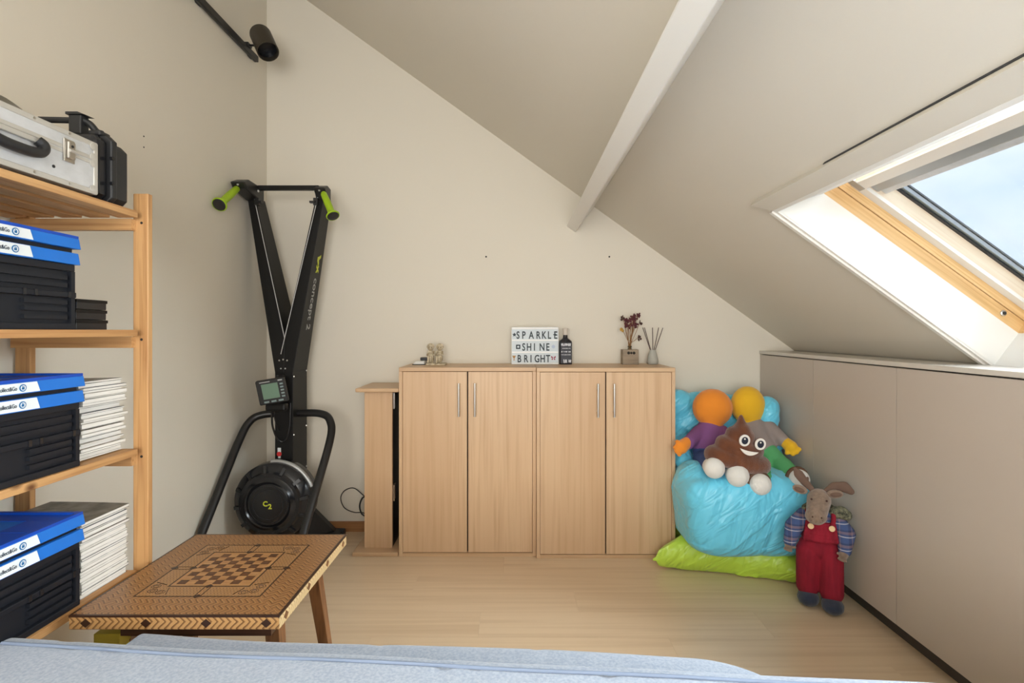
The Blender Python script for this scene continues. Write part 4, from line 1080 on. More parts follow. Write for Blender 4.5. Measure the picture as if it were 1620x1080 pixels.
def star(cx, cz, ro, ri, n, material):
    P = []
    for k in range(2 * n):
        a = PI / 2 + PI * k / n; q = ro if k % 2 == 0 else ri; P.append(Vector((cx + q * math.cos(a), LY - 0.0006, cz + q * math.sin(a))))
    build(MB().hexa(P, [p + Vector((0, -0.0008, 0)) for p in P]), 'symbol', material, r)
gx = lambda px: (px - CX) * LY / K
star(gx(813.8), ZT + 0.178, 0.013, 0.0065, 5, 'letter')
star(gx(878), ZT + 0.178, 0.013, 0.006, 4, 'letter')
cxs, czs = gx(819.8), ZT + 0.105
m = MB().box(cxs - 0.013, cxs + 0.013, LY - 0.0014, LY + 0.002, czs - 0.013, czs + 0.013)
sy_ = build(m, 'symbol', 'letter', r); build(MB().lathe([(0.0065, 0), (0.0065, 0.0008)], (cxs, LY - 0.0013, czs), (0, -1, 0), 14), 'symbol', 'lightbox_panel', r)
star(gx(875.5), ZT + 0.106, 0.013, 0.0085, 8, 'letter_pale')
gxx = gx(813.2); czs = ZT + 0.038
P = [Vector((gxx + x, LY - 0.0006, czs + z)) for x, z in ((-0.011, 0.014), (0.011, 0.014), (0.006, 0.003), (0.002, -0.002), (0.002, -0.010), (0.006, -0.014), (-0.006, -0.014), (-0.002, -0.010), (-0.002, -0.002), (-0.006, 0.003))]
build(MB().hexa(P, [p + Vector((0, -0.0008, 0)) for p in P]), 'symbol', 'letter_gold', r)
m = MB(); gxx = gx(875.5); czs = ZT + 0.038
for s in (-1, 1):
    for pts in (((0.001, 0.003), (0.013, 0.013), (0.014, 0.002), (0.004, -0.001)), ((0.001, -0.002), (0.010, -0.003), (0.011, -0.012), (0.004, -0.010))):
        P = [Vector((gxx + s * x, LY - 0.0006, czs + z)) for x, z in pts]
        m.hexa(P, [p + Vector((0, -0.0008, 0)) for p in P])
build(m, 'symbol', 'letter_red', r)

# dark bottle beside the lightbox
BY = 3.175; bx0, bx1 = (885 - CX) * BY / K, (905.5 - CX) * BY / K; bc = (bx0 + bx1) / 2; bw = (bx1 - bx0) / 2
r = thing('bottle', 'dark square-shouldered bottle with a pale stopper beside the lightbox', 'bottle', (bc, BY + 0.035, ZT))
def sqsec(hw_, hd, z, rr=0.010):
    out = []
    for k in range(24):
        a = 2 * PI * k / 24; c, s_ = math.cos(a), math.sin(a); e = 0.35 if hw_ > 0.02 else 1.0
        out.append(Vector((bc + hw_ * math.copysign(abs(c) ** e, c), BY + 0.035 + hd * math.copysign(abs(s_) ** e, s_), ZT + z)))
    return out
mb = MB(); prof = [(bw * 0.96, 0.034, 0.0), (bw, 0.036, 0.004), (bw, 0.036, 0.128), (bw * 0.93, 0.034, 0.140), (bw * 0.62, 0.024, 0.150), (0.017, 0.017, 0.156), (0.0145, 0.0145, 0.162), (0.0135, 0.0135, 0.180)]
rg = [[mb.bm.verts.new(p) for p in sqsec(*q)] for q in prof]
for i in range(len(rg) - 1):
    for k in range(24): mb.bm.faces.new((rg[i][k], rg[i][(k + 1) % 24], rg[i + 1][(k + 1) % 24], rg[i + 1][k]))
mb.bm.faces.new(rg[0][::-1]); mb.bm.faces.new(rg[-1])
build(mb, 'glass_body', 'bottle_glass', r, smooth=50)
build(MB().lathe([(0.0142, 0.176), (0.0150, 0.180), (0.0150, 0.192), (0.0155, 0.194), (0.0165, 0.198), (0.0165, 0.214), (0.015, 0.216)], (bc, BY + 0.035, ZT), (0, 0, 1), 20), 'stopper', 'bottle_cap', r, smooth=40)
lb = build(MB().box(bc - bw * 0.80, bc + bw * 0.86, BY - 0.0020, BY + 0.004, ZT + 0.006, ZT + 0.130), 'label', 'bottle_label', r, bevel=0.001)
m = MB(); rnd = random.Random(3)
for (za, zb, n_) in ((0.110, 0.126, 7), (0.008, 0.030, 8), (0.072, 0.080, 8), (0.094, 0.098, 9), (0.056, 0.060, 9)):
    x = bc - bw * 0.72
    step = (bw * 1.5) / n_
    for k in range(n_):
        w_ = step * rnd.uniform(0.55, 0.95); dz = (zb - za) * rnd.uniform(0.0, 0.35)
        sl = rnd.uniform(-0.003, 0.003)
        P = [Vector((x, BY - 0.0021, ZT + za + dz)), Vector((x + w_, BY - 0.0021, ZT + za + dz * 0.3)), Vector((x + w_ + sl, BY - 0.0021, ZT + zb - dz * 0.5)), Vector((x + sl, BY - 0.0021, ZT + zb))]
        if rnd.random() < 0.85: m.hexa(P, [p + Vector((0, -0.0006, 0)) for p in P])
        x += step
build(m, 'label_print', 'bottle_print', lb)['kind'] = 'stuff'

# wooden holder with a glass vase and dried flowers
FY = 3.16; fx0, fx1 = (985.5 - CX) * FY / K, (1010.5 - CX) * FY / K; fcx = (fx0 + fx1) / 2; fh = 0.089
r = thing('flower_holder', 'small grey wooden holder with a keyhole cut-out and glass vase', 'vase holder', (fcx, FY + 0.03, ZT))
m = MB()
m.box(fx0, fx0 + 0.004, FY + 0.004, FY + 0.060, ZT, ZT + fh).box(fx1 - 0.004, fx1, FY + 0.004, FY + 0.060, ZT, ZT + fh).box(fx0, fx1, FY + 0.060, FY + 0.064, ZT, ZT + fh).box(fx0 + 0.004, fx1 - 0.004, FY + 0.004, FY + 0.06, ZT, ZT + 0.006)
build(m, 'holder_box', 'grey_wood', r, bevel=0.0008)
fp = build(MB().box(fx0, fx1, FY, FY + 0.004, ZT, ZT + fh), 'front_board', 'grey_wood', r, bevel=0.0008)
slot = MB()
for dx in (-0.016, 0.0, 0.016): slot.lathe([(0.0085 if dx else 0.007, 0.0), (0.0085 if dx else 0.007, 0.0008)], (fcx + 0.003 + dx, FY + 0.0002, ZT + fh - 0.020), (0, -1, 0), 16)
build(slot, 'cut_out', 'hole_dark', fp)
build(MB().lathe([(0.020, 0.008), (0.022, 0.01), (0.022, 0.070), (0.015, 0.085), (0.011, 0.094), (0.011, 0.106), (0.014, 0.110), (0.0125, 0.110), (0.0095, 0.105), (0.0095, 0.094)], (fcx, FY + 0.030, ZT), (0, 0, 1), 24, cap=False), 'glass_vase', 'vase_glass', r, smooth=60)
fr = thing('dried_flowers', 'bunch of dried plum-coloured flowers in the small glass vase', 'dried flowers', (fcx, FY + 0.03, ZT + 0.012))
base = Vector((fcx, FY + 0.03, ZT + 0.012)); rnd = random.Random(11)
tips = [(984, 520), (988, 512), (992, 508), (996, 505), (1000, 501), (1003, 504), (1006, 500), (1010, 496), (999, 510), (994, 514), (1004, 510), (1007, 512), (1013, 508), (1012, 532), (990, 503), (985, 501), (1002, 498)]
for k, (px, py) in enumerate(tips):
    tip = W(px, py, FY + 0.03 + rnd.uniform(-0.02, 0.02)); nk = base + Vector((rnd.uniform(-0.007, 0.007), rnd.uniform(-0.006, 0.006), 0.10))
    mid = nk.lerp(tip, 0.5) + Vector((rnd.uniform(-0.004, 0.004), 0, 0.004))
    st = build(MB().tube(bez([base + (nk - base) * 0.05, nk, mid, tip], 5), 0.0013, 6), 'stem', 'stem', fr, smooth=60)
    m = MB(); mt = 'petal_yellow' if k == 0 else ('leaf_dark' if k in (12, 13, 15) else 'petal_plum')
    for q in range(9):
        a = rnd.uniform(0, 2 * PI); d = Vector((math.cos(a), math.sin(a) * 0.6, rnd.uniform(-0.3, 0.9))).normalized()
        c = tip + d * 0.007 - Vector((0, 0, rnd.uniform(0, 0.022)))
        m.ball(c, (0.0062, 0.0030, 0.0072), Matrix.Rotation(a, 3, 'Z') @ Matrix.Rotation(rnd.uniform(0, 1.5), 3, 'Y'), 8)
    build(m, 'blossom', mt, st, smooth=60)

# reed diffuser
DY = 3.16; dc = Vector(((1034.5 - CX) * DY / K, DY + 0.03, ZT))
r = thing('reed_diffuser', 'pale grey stoneware reed diffuser with five dark sticks', 'reed diffuser', dc)
build(MB().lathe([(0.026, 0.0), (0.031, 0.003), (0.0335, 0.014), (0.032, 0.030), (0.025, 0.062), (0.0185, 0.082), (0.0175, 0.087), (0.013, 0.087), (0.012, 0.080), (0.001, 0.070)], dc, (0, 0, 1), 32, cap=False), 'bottle', 'stone_grey', r, smooth=50)
for bx, tx, ty in ((-0.008, 1016.8, 518), (-0.006, 1019.6, 518), (-0.004, 1032.3, 518), (0.004, 1042, 518), (0.006, 1048.6, 518.5)):
    build(MB().cyl(dc + Vector((bx * -0.6, 0, 0.03)), W(tx, ty, DY + 0.03 + (0.01 if tx > 1030 else 0)), 0.0024, seg=8), 'reed', 'reed', r, smooth=60)

# pair of cream figurines on a slab
GY = 3.14; gs = GY / K
gc = Vector(((690 - CX) * gs, GY, ZT))
def figure(px, label, lean):
    c = Vector(((px - CX) * gs, GY, ZT + 0.012))
    t = thing('figurine', label, 'figurine', c, group='pair of cream figurines')
    def body(m):
        m.ball(c + Vector((0, 0.012, 0.026)), (0.019, 0.018, 0.026)).ball(c + Vector((lean * 0.003, 0.010, 0.055)), (0.016, 0.014, 0.022))
        for s in (-1, 1):
            m.limb(c + Vector((s * 0.011, 0.0, 0.022)), c + Vector((s * 0.012, -0.020, 0.036)), 0.0085, 0.008, 5, 10)
            m.limb(c + Vector((s * 0.012, -0.020, 0.036)), c + Vector((s * 0.012, -0.022, 0.006)), 0.0075, 0.006, 5, 10)
            m.ball(c + Vector((s * 0.012, -0.027, 0.005)), (0.007, 0.012, 0.005))
    build_ = blob(body, 'body', 'cream_stone', t, 0.003, 3)
    def arms(m):
        for s in (-1, 1):
            m.limb(c + Vector((s * 0.016, 0.008, 0.066)), c + Vector((s * 0.021, -0.006, 0.046)), 0.0062, 0.0055, 5, 10)
            m.limb(c + Vector((s * 0.021, -0.006, 0.046)), c + Vector((s * 0.004, -0.018, 0.050 + lean * 0.004)), 0.0055, 0.005, 5, 10)
    blob(arms, 'arms', 'cream_stone', t, 0.003, 2)
    hc_ = c + Vector((lean * 0.002, 0.004, 0.092))
    def head(m):
        m.ball(hc_, (0.019, 0.018, 0.021)).ball(hc_ + Vector((0.001, -0.012, -0.006)), (0.010, 0.010, 0.009))
        for s in (-1, 1): m.ball(hc_ + Vector((s * 0.019, 0.002, 0.002)), (0.005, 0.004, 0.007))
        m.limb(hc_ + Vector((0, 0.004, -0.016)), c + Vector((0, 0.010, 0.066)), 0.009, 0.010, 4, 10)
    hd_ = blob(head, 'head', 'cream_stone', t, 0.003, 2)
    def cap(m): m.ball(hc_ + Vector((0, 0.006, 0.008)), (0.0205, 0.018, 0.0155))
    blob(cap, 'hair', 'cream_stone', hd_, 0.003, 1)
    build(MB().ball(hc_ + Vector((-0.006, -0.019, 0.0)), 0.002, None, 8).ball(hc_ + Vector((0.008, -0.019, 0.0)), 0.002, None, 8), 'eye', 'leaf_dark', hd_, smooth=60)
figure(681.5, 'cream stone figurine sitting on the left of the small slab', -1)
figure(695, 'cream stone figurine sitting on the right of the small slab with folded arms', 1)
o = build(MB().box(gc.x - 0.055, gc.x + 0.060, GY - 0.042, GY + 0.04, ZT, ZT + 0.011), 'figurine_slab', 'cream_stone', None, bevel=0.003, org=(gc.x, GY, ZT))
tag(o, 'small cream slab under the two figurines', 'slab')
# flat white dish with a dark bar beside the figurines
r = thing('white_case', 'flat white box with rounded edge left of the figurines', 'box', (-0.56, 3.17, ZT))
build(MB().hexa([Vector(p) for p in ((-0.606, 3.13, ZT), (-0.535, 3.13, ZT), (-0.535, 3.24, ZT), (-0.606, 3.24, ZT))], [Vector(p) for p in ((-0.590, 3.14, ZT + 0.022), (-0.537, 3.14, ZT + 0.022), (-0.537, 3.235, ZT + 0.022), (-0.590, 3.235, ZT + 0.022))]), 'shell', 'white_plastic', r, bevel=0.005)
build(MB().box(-0.608, -0.533, 3.128, 3.242, ZT, ZT + 0.005), 'foot', 'black_plastic', r, bevel=0.002)
o = build(MB().box(-0.572, -0.50, 3.20, 3.23, ZT + 0.0225, ZT + 0.040).box(-0.565, -0.51, 3.196, 3.2, ZT + 0.026, ZT + 0.036), 'remote_control', 'black_plastic', None, bevel=0.002, org=(-0.54, 3.21, ZT + 0.0225))
tag(o, 'small black bar-shaped device lying on the flat white box', 'device')

# ------------------------------------------------------------------ green cushion, blue bean bag
mb = MB(); N = 44
FL, FR, BRc, BLc = Vector((0.712, 2.745, 0)), Vector((1.405, 2.560, 0)), Vector((1.495, 3.24, 0)), Vector((0.905, 3.24, 0))
top = {}; bot = {}
for i in range(N + 1):
    for j in range(N + 1):
        u, v = i / N, j / N
        p = FL.lerp(FR, u).lerp(BLc.lerp(BRc, u), v)
        a, b = 2 * u - 1, 2 * v - 1
        p.x += 0.15 * (1 - u) ** 2 * math.sin(PI * min(1, v * 1.25)) ; p.y += 0.035 * (1 - v) ** 2 * math.sin(PI * u) * (1 if True else 0)
        e = max(0.0, (1 - a * a) * (1 - b * b))
        h = 0.128 * e ** 0.27
        edge = 1 - min(1, e * 5)
        wv = 0.013 * math.sin(u * 17 + 3 * math.sin(v * 6)) * edge + 0.014 * noise.noise(Vector((u * 6, v * 5, 2))) + 0.012 * max(0, 1 - 2.4 * abs(noise.noise(Vector((u * 9, v * 4 + u * 2, 7)))))
        mid = 0.084 - 0.035 * (1 - v) ** 3 * (0.4 + 0.6 * abs(a) ** 3)
        zt = mid + h + wv * 0.8 + 0.004; zb = max(0.003, mid - h * 0.95 + wv * 0.6 - 0.004)
        top[i, j] = mb.bm.verts.new((p.x, p.y, max(zt, zb + 0.004)))
        bot[i, j] = mb.bm.verts.new((p.x, p.y, zb))
for i in range(N):
    for j in range(N):
        mb.bm.faces.new((top[i, j], top[i + 1, j], top[i + 1, j + 1], top[i, j + 1]))
        mb.bm.faces.new((bot[i, j], bot[i, j + 1], bot[i + 1, j + 1], bot[i + 1, j]))
for k in range(N):
    for f in ((top[k, 0], bot[k, 0], bot[k + 1, 0], top[k + 1, 0]), (top[k + 1, N], bot[k + 1, N], bot[k, N], top[k, N]), (top[0, k + 1], bot[0, k + 1], bot[0, k], top[0, k]), (top[N, k], bot[N, k], bot[N, k + 1], top[N, k + 1])):
        mb.bm.faces.new(f)
cu = build(mb, 'floor_cushion', 'nylon_green', None, smooth=60, org=(1.12, 2.9, 0))
tag(cu, 'lime green nylon floor cushion under the blue bean bag', 'cushion')

def bagfill(m):
    def sup(c, r, e=0.7, seg=40):
        bm2 = m.bm; vs = []
        NV = 22
        for j in range(NV + 1):
            ph = -PI / 2 + PI * j / NV
            row = []
            for i in range(seg):
                th = 2 * PI * i / seg
                f = lambda w, ee: math.copysign(abs(w) ** ee, w)
                row.append(bm2.verts.new((c[0] + r[0] * f(math.cos(ph), e) * f(math.cos(th), e), c[1] + r[1] * f(math.cos(ph), e) * f(math.sin(th), e), c[2] + r[2] * f(math.sin(ph), e))))
            vs.append(row)
        for j in range(NV):
            for i in range(seg):
                try: bm2.faces.new((vs[j][i], vs[j][(i + 1) % seg], vs[j + 1][(i + 1) % seg], vs[j + 1][i]))
                except ValueError: pass
    sup((1.160, 2.765, 0.325), (0.318, 0.222, 0.205), 0.45)
    m.ball((0.935, 2.77, 0.455), (0.085, 0.15, 0.10))
    sup((1.200, 3.010, 0.335), (0.300, 0.230, 0.205), 0.50)
    sup((1.190, 3.175, 0.60), (0.285, 0.085, 0.26), 0.60)
    m.ball((0.975, 3.16, 0.78), (0.075, 0.07, 0.10)); m.ball((1.432, 3.03, 0.70), (0.07, 0.09, 0.15)); m.ball((1.40, 3.12, 0.70), (0.08, 0.10, 0.14))
    m.limb((1.43, 3.02, 0.62), (1.43, 2.92, 0.46), 0.065, 0.05, 7, 16); m.limb((0.96, 3.10, 0.62), (0.935, 2.95, 0.52), 0.06, 0.05, 7, 16)
def bagwr(p, n):
    a = p.x * 0.80 - p.z * 0.60; b = p.x * 0.60 + p.z * 0.80       # along and across the folds
    w = noise.noise(Vector((a * 4, b * 6, p.y * 3))) * 0.016
    k = noise.noise(p * 3.0 + Vector((4, 0, 0)))
    rg = max(0, 1 - abs(noise.noise(Vector((a * 2.2 + 7, b * 8, p.y * 3)))) * 2.0)
    w += 0.012 * rg ** 3 * (0.5 + k)
    c = p.x * 0.30 + p.z * 0.95; d = p.x * 0.95 - p.z * 0.30
    rg = max(0, 1 - abs(noise.noise(Vector((c * 2.0 + 5, d * 9, p.y * 3)))) * 2.2)
    w -= 0.008 * rg ** 3 * (0.6 - k)
    if p.z > 0.58: w += 0.018 * noise.noise(p * 8) + 0.012 * max(0, 1 - 2.5 * abs(noise.noise(p * 6)))
    return w if p.z > 0.19 else w * 0.4
bb = thing('bean_bag', 'light blue nylon bean bag chair in the corner', 'bean bag', (1.18, 2.9, 0.14))
bag = blob(bagfill, 'bag', 'nylon_blue', bb, 0.0068, 14, bagwr)
for v in bag.data.vertices:                        # pressed flat against the cabinet side and the cupboard doors
    p = v.co + ORG[bb]
    k = min(1.0, max(0.0, (p.y - 2.845) / 0.045))
    if p.x < 0.880: v.co.x += (0.880 - p.x) * k
    if p.x > 1.511: v.co.x -= p.x - 1.511

# ------------------------------------------------------------------ soft toys on the bean bag
# brown swirl plush
SC = 2.63 / K
pc = W(1167, 724, 2.63)
def tilt(p, a=math.radians(13)):
    d = Vector(p); return pc + Vector((d.x * math.cos(a) + d.z * math.sin(a), d.y, -d.x * math.sin(a) + d.z * math.cos(a)))
r = thing('swirl_plush', 'brown swirl-shaped plush pillow with big white eyes and smile', 'plush toy', pc)
def tier(cx, cz, rx, ry, rz):
    def f(m):
        for k in range(26):
            a = 2 * PI * k / 26; m.ball(tilt((cx + math.cos(a) * (rx - rz), math.sin(a) * (ry - rz * 0.85), cz + 0.004 * math.sin(a * 2 + 1))), (rz, rz, rz), None, 12)
        m.ball(tilt((cx, 0, cz)), (rx - rz * 0.4, ry - rz * 0.3, rz * 0.95), Matrix.Rotation(math.radians(13), 3, 'Y'))
    return f
def swirl(m):
    tier(0.0, -0.012, 0.168, 0.075, 0.046)(m); tier(-0.004, 0.052, 0.122, 0.066, 0.042)(m); tier(-0.012, 0.110, 0.074, 0.052, 0.036)(m)
    m.limb(tilt((-0.016, 0, 0.145)), tilt((-0.030, 0, 0.205)), 0.034, 0.010, 8, 12)
    m.limb(tilt((-0.004, 0, 0.02)), tilt((-0.01, 0, 0.13)), 0.07, 0.05, 5, 12)
blob(swirl, 'body', 'plush_brown', r, 0.006, 9)
nf = Vector((0, -1, 0.10)).normalized()
def disc(cx, cz, yv, rx, rz, material, nm, par, th=0.004):
    m = MB(); n = 28
    a = [tilt((cx + rx * math.cos(2 * PI * k / n), yv, cz + rz * math.sin(2 * PI * k / n))) for k in range(n)]
    b = [p + nf * th for p in a]; m.hexa(a, b)
    return build(m, nm, material, par)
for cx in (-0.016, 0.062):
    for q, (rx, rz, mt, dy) in enumerate(((0.0285, 0.0305, 'plush_brown', -0.060), (0.0265, 0.0285, 'felt_white', -0.0625), (0.0150, 0.0180, 'felt_navy', -0.0665))):
        disc(cx, 0.098, dy, rx, rz, mt, 'eye', r)
    disc(cx - 0.003, 0.106, -0.0705, 0.004, 0.004, 'felt_white', 'eye_glint', r, 0.0012)
m = MB(); a = []
for k in range(13): t = k / 12; a.append((-0.034 + 0.090 * t, 0.058 - 0.004 * math.sin(PI * t)))
for k in range(13): t = 1 - k / 12; a.append((-0.034 + 0.090 * t, 0.058 - 0.024 * math.sin(PI * t) ** 0.8 - 0.0005))
A = [tilt((x, -0.074, z)) for x, z in a]
build(MB().hexa(A, [p + nf * 0.006 for p in A]), 'smile', 'felt_white', r)

# two plain cloth dolls
def doll(label, head, hr, hcol, torso, tr, shirt, arms, hands, legs, trousers, feet, fcol, cuffs=None):
    t = thing('cloth_doll', label, 'doll', torso[-1], group='cloth dolls on the bean bag')
    blob(lambda m: m.ball(head, hr).limb(Vector(head) - Vector((0, 0, hr[2] * 0.5)), torso[0], hr[0] * 0.62, tr * 0.62, 5), 'head', hcol, t, 0.007, 6)
    def sh(m):
        m.limb(torso[0], torso[1], tr * 0.86, tr, 7, 18)
        for a in arms: m.limb(a[0], a[1], 0.042, 0.036, 7)
    blob(sh, 'shirt', shirt, t, 0.007, 5)
    for (h, e) in hands:
        h, e = Vector(h), Vector(e)
        def hand(m, h=h, e=e):
            d = (h - e).normalized(); s = d.cross(Vector((0, -1, 0))).normalized()
            m.limb(e, h, 0.030, 0.036, 5, 12)
            for k, w in enumerate((-0.8, 0.0, 0.8)): m.limb(h, h + d * (0.040 - 0.006 * abs(w)) + s * (w * 0.026), 0.016, 0.013, 5, 10)
            m.limb(h - d * 0.01, h + s * 0.040 + d * 0.008 + Vector((0, -0.01, 0)), 0.015, 0.012, 5, 10)
        blob(hand, 'hand', hcol, t, 0.005, 3)
    def lg(m):
        m.ball(torso[1], (tr * 1.02, tr, tr * 0.8))
        for l in legs:
            for a, b in zip(l[:-1], l[1:]): m.limb(a, b, 0.052, 0.047, 7)
    blob(lg, 'trousers', trousers, t, 0.007, 5)
    for i, f in enumerate(feet):
        fo = blob(lambda m, f=f: m.ball(f[0], f[1]).ball(Vector(f[0]) + Vector((0, 0.035, -0.002)), (f[1][0] * 0.85, 0.045, f[1][2] * 0.85)), 'foot', 'plush_white', t, 0.006, 3)
        if fcol:
            build(MB().tube([Vector(f[0]) + Vector((math.cos(a) * f[1][0] * 0.96, 0.018, math.sin(a) * f[1][2] * 0.96)) for a in [2 * PI * k / 20 for k in range(21)]], 0.012, 8), 'shoe_band', fcol, fo, smooth=60)
    return t
doll('plain cloth doll with an orange head and purple jumper on the bean bag',
     W(1127, 645, 2.98), (0.112, 0.085, 0.108), 'plush_orange', [W(1122, 680, 2.97), W(1119, 712, 2.90)], 0.080, 'cloth_purple',
     [(W(1106, 684, 2.95), W(1089, 700, 2.83)), (W(1142, 684, 2.95), W(1150, 700, 2.86))],
     [(W(1078, 707, 2.80), W(1086, 700, 2.82))],
     [(W(1112, 724, 2.86), W(1128, 738, 2.66)), (W(1140, 726, 2.86), W(1164, 748, 2.64))], 'cloth_denim',
     [(W(1130, 740, 2.585), (0.052, 0.045, 0.052)), (W(1167, 752, 2.57), (0.055, 0.047, 0.055))], None)
doll('plain cloth doll with a yellow head and green trousers on the bean bag',
     W(1183, 641, 3.01), (0.095, 0.080, 0.110), 'plush_yellow', [W(1192, 678, 2.99), W(1205, 712, 2.91)], 0.080, 'cloth_grey',
     [(W(1216, 676, 2.96), W(1238, 696, 2.87)), (W(1175, 680, 2.96), W(1170, 700, 2.88))],
     [(W(1251, 707, 2.83), W(1242, 699, 2.86))],
     [(W(1216, 716, 2.87), W(1238, 738, 2.76), W(1252, 752, 2.66)), (W(1200, 726, 2.85), W(1206, 756, 2.64))], 'cloth_green',
     [(W(1264, 758, 2.60), (0.050, 0.050, 0.050)), (W(1203, 766, 2.565), (0.052, 0.046, 0.052))], 'shoe_brown')

# ------------------------------------------------------------------ standing moose doll by the cupboard
r = thing('moose_doll', 'standing moose doll in red dungarees and plaid shirt by the cupboard', 'doll', (1.368, 2.385, 0), math.radians(-24)); r.scale = (0.81, 0.81, 0.81)
def L(*p): return Vector(p)
def lb(f, n, m_, par, vx=0.005, sm_=4): 
    return blob(f, n, m_, par, vx, sm_, None, True)
for s, yo in ((-1, 0.03), (1, -0.02)):
    lb(lambda m, s=s, yo=yo: m.ball(L(s * 0.056, yo - 0.028, 0.042), (0.056, 0.072, 0.042)).ball(L(s * 0.054, yo + 0.008, 0.052), (0.050, 0.054, 0.046)), 'boot', 'boot', r)
def trous(m):
    for s, yo in ((-1, 0.03), (1, -0.012)):
        m.limb(L(s * 0.056, yo, 0.100), L(s * 0.052, 0.012, 0.300), 0.060, 0.066, 12, 18)
    m.ball(L(0, 0.012, 0.335), (0.106, 0.068, 0.075)); m.ball(L(0, 0.010, 0.385), (0.092, 0.062, 0.055))
tr_ = lb(trous, 'dungarees', 'cord_red', r)
bib = [(-0.072, 0.40), (0.072, 0.40), (0.062, 0.475), (-0.062, 0.475)]
def bibf(m):
    for i in range(9):
        for j in range(6):
            u, v = -1 + i / 4, j / 5; m.ball(L(u * (0.074 - 0.012 * v), -0.050 - 0.014 * (1 - u * u) + 0.010 * v, 0.390 + 0.085 * v), 0.014, None, 10)
lb(bibf, 'bib', 'cord_red', r, 0.004, 5)
for s in (-1, 1):
    build(MB().tube(bez([L(s * 0.050, -0.062, 0.462), L(s * 0.060, -0.052, 0.505), L(s * 0.062, -0.010, 0.532), L(s * 0.05, 0.05, 0.50)], 6), 0.012, 10), 'strap', 'cord_red', r, smooth=60, local=True)
    build(MB().lathe([(0.0145, 0), (0.0155, 0.002), (0.0145, 0.0045), (0.009, 0.0035)], L(s * 0.050, -0.074, 0.466), (0, -1, 0.15), 20), 'button', 'button', r, smooth=40, local=True)
def shirt(m):
    m.ball(L(0, 0.012, 0.455), (0.088, 0.060, 0.075)); m.limb(L(-0.05, 0.012, 0.50), L(0.05, 0.012, 0.50), 0.042, 0.042, 6)
    m.limb(L(0.075, 0.015, 0.495), L(0.122, 0.0, 0.425), 0.044, 0.050, 8); m.limb(L(0.122, 0.0, 0.425), L(0.112, -0.055, 0.352), 0.050, 0.032, 8)
    m.limb(L(-0.075, 0.015, 0.495), L(-0.128, -0.012, 0.430), 0.042, 0.048, 8); m.limb(L(-0.128, -0.012, 0.430), L(-0.150, -0.045, 0.360), 0.047, 0.034, 8)
lb(shirt, 'shirt', 'plaid', r)
def hnd(c, d, s):
    c, d = Vector(c), Vector(d).normalized()
    def f(m):
        m.ball(c, (0.024, 0.022, 0.022)); sd = d.cross(Vector((0, 1, 0))).normalized()
        for k, w in enumerate((-1, -0.33, 0.33, 1)): m.limb(c, c + d * (0.030 - 0.003 * abs(w)) + sd * (w * 0.016), 0.0095, 0.008, 4, 8)
        m.limb(c, c + sd * (s * 0.028) + Vector((0, -0.010, 0)), 0.0095, 0.008, 4, 8)
    lb(f, 'hand', 'moose_fur', r, 0.004, 2)
hnd((-0.154, -0.052, 0.338), (-0.25, -0.2, -1), 1); hnd((0.104, -0.072, 0.334), (-0.3, -0.3, -1), -1)
HC_ = L(-0.018, -0.055, 0.575)
def headf(m):
    m.limb(L(0, 0.012, 0.50), HC_ + L(0.008, 0.035, 0.01), 0.045, 0.05, 5)
    m.limb(HC_ + L(0.010, 0.015, 0.030), HC_ + L(-0.010, -0.060, -0.035), 0.060, 0.050, 9, 18)
    m.ball(HC_ + L(-0.012, -0.068, -0.036), (0.054, 0.044, 0.046))
hd = lb(headf, 'head', 'moose_fur', r, 0.005, 5)
m = MB()
for x in (-0.020, 0.022):
    m.ball(HC_ + L(x - 0.012, -0.110, -0.030), 0.0042, None, 8)
m.ball(HC_ + L(-0.032, -0.055, 0.048), 0.0055, None, 10); m.ball(HC_ + L(0.040, -0.052, 0.046), 0.0055, None, 10)
for x, z in ((-0.03, -0.05), (-0.01, -0.056), (0.01, -0.054), (0.022, -0.046)): m.ball(HC_ + L(x - 0.006, -0.106, z), 0.002, None, 6)
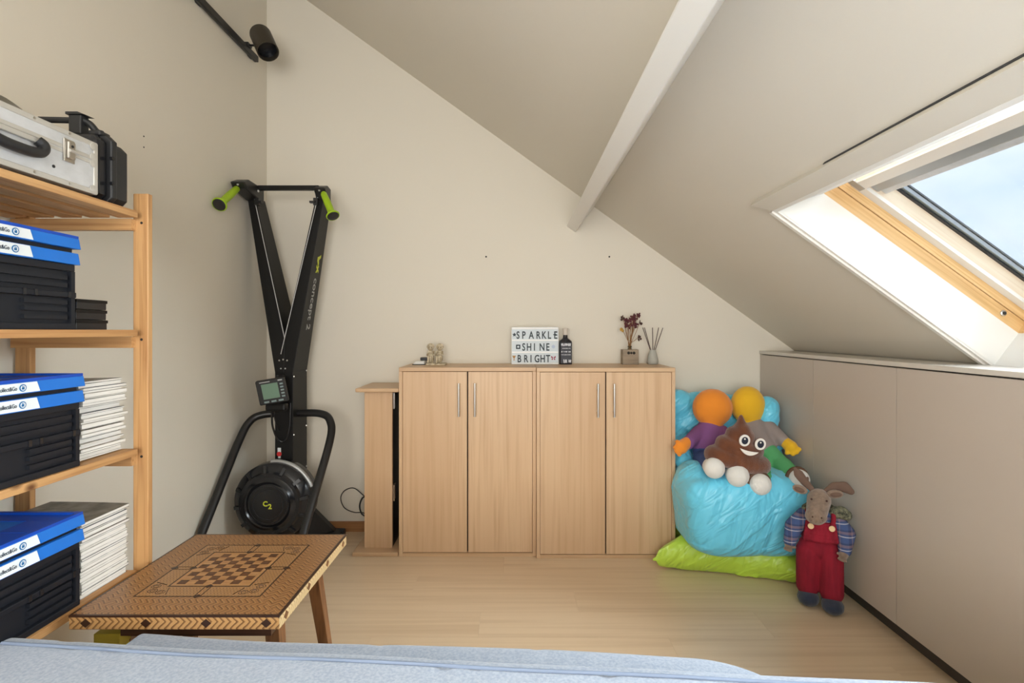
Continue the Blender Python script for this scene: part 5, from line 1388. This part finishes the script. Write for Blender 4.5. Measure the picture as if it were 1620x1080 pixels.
build(m, 'face_dot', 'leaf_dark', hd, smooth=60, local=True)
def ear(s):
    a = HC_ + L(s * 0.050, 0.0, 0.070); b = a + L(s * 0.066, -0.010, 0.012 if s > 0 else 0.022)
    R_ = (b - a).to_track_quat('X', 'Z').to_matrix()
    def f(m): m.ball(a.lerp(b, 0.5), (0.042, 0.012, 0.024), R_)
    e = lb(f, 'ear', 'moose_fur', hd, 0.004, 2)
    build(MB().ball(a.lerp(b, 0.55) + L(0, -0.0085, -0.001), (0.028, 0.006, 0.013), R_), 'inner_ear', 'antler', e, smooth=60, local=True)
ear(-1); ear(1)
def antler(pts, rad):
    def f(m):
        for (a, b), (r0, r1) in zip(zip(pts[:-1], pts[1:]), zip(rad[:-1], rad[1:])):
            for k in range(7):
                t = k / 6; p = a.lerp(b, t); q = r0 + (r1 - r0) * t; m.ball(p, (q, q * 0.5, q), None, 12)
    lb(f, 'antler', 'antler', hd, 0.004, 3)
B0 = HC_ + L(-0.024, 0.02, 0.082)
antler([B0, B0 + L(-0.030, 0.01, 0.030), B0 + L(-0.062, 0.012, 0.072), B0 + L(-0.080, 0.012, 0.100)], [0.016, 0.022, 0.026, 0.012])
antler([B0 + L(-0.030, 0.01, 0.030), B0 + L(-0.02, 0.012, 0.055)], [0.016, 0.010])
B1 = HC_ + L(0.045, 0.02, 0.080)
antler([B1, B1 + L(0.040, 0.01, 0.028), B1 + L(0.085, 0.012, 0.030), B1 + L(0.118, 0.012, 0.008)], [0.016, 0.024, 0.030, 0.018])
def scarf(m):
    for k in range(14):
        a = PI * 1.1 * k / 13 - 0.2; m.ball(L(0.072 * math.cos(a) + 0.008, 0.020 + 0.052 * math.sin(a), 0.530 + 0.006 * math.sin(k * 2.1)), 0.026, None, 10)
    m.limb(L(0.075, -0.005, 0.535), L(0.128, 0.004, 0.525), 0.034, 0.028, 6); m.ball(L(0.10, -0.008, 0.548), (0.036, 0.028, 0.026))
lb(scarf, 'scarf', 'scarf', r, 0.005, 2)
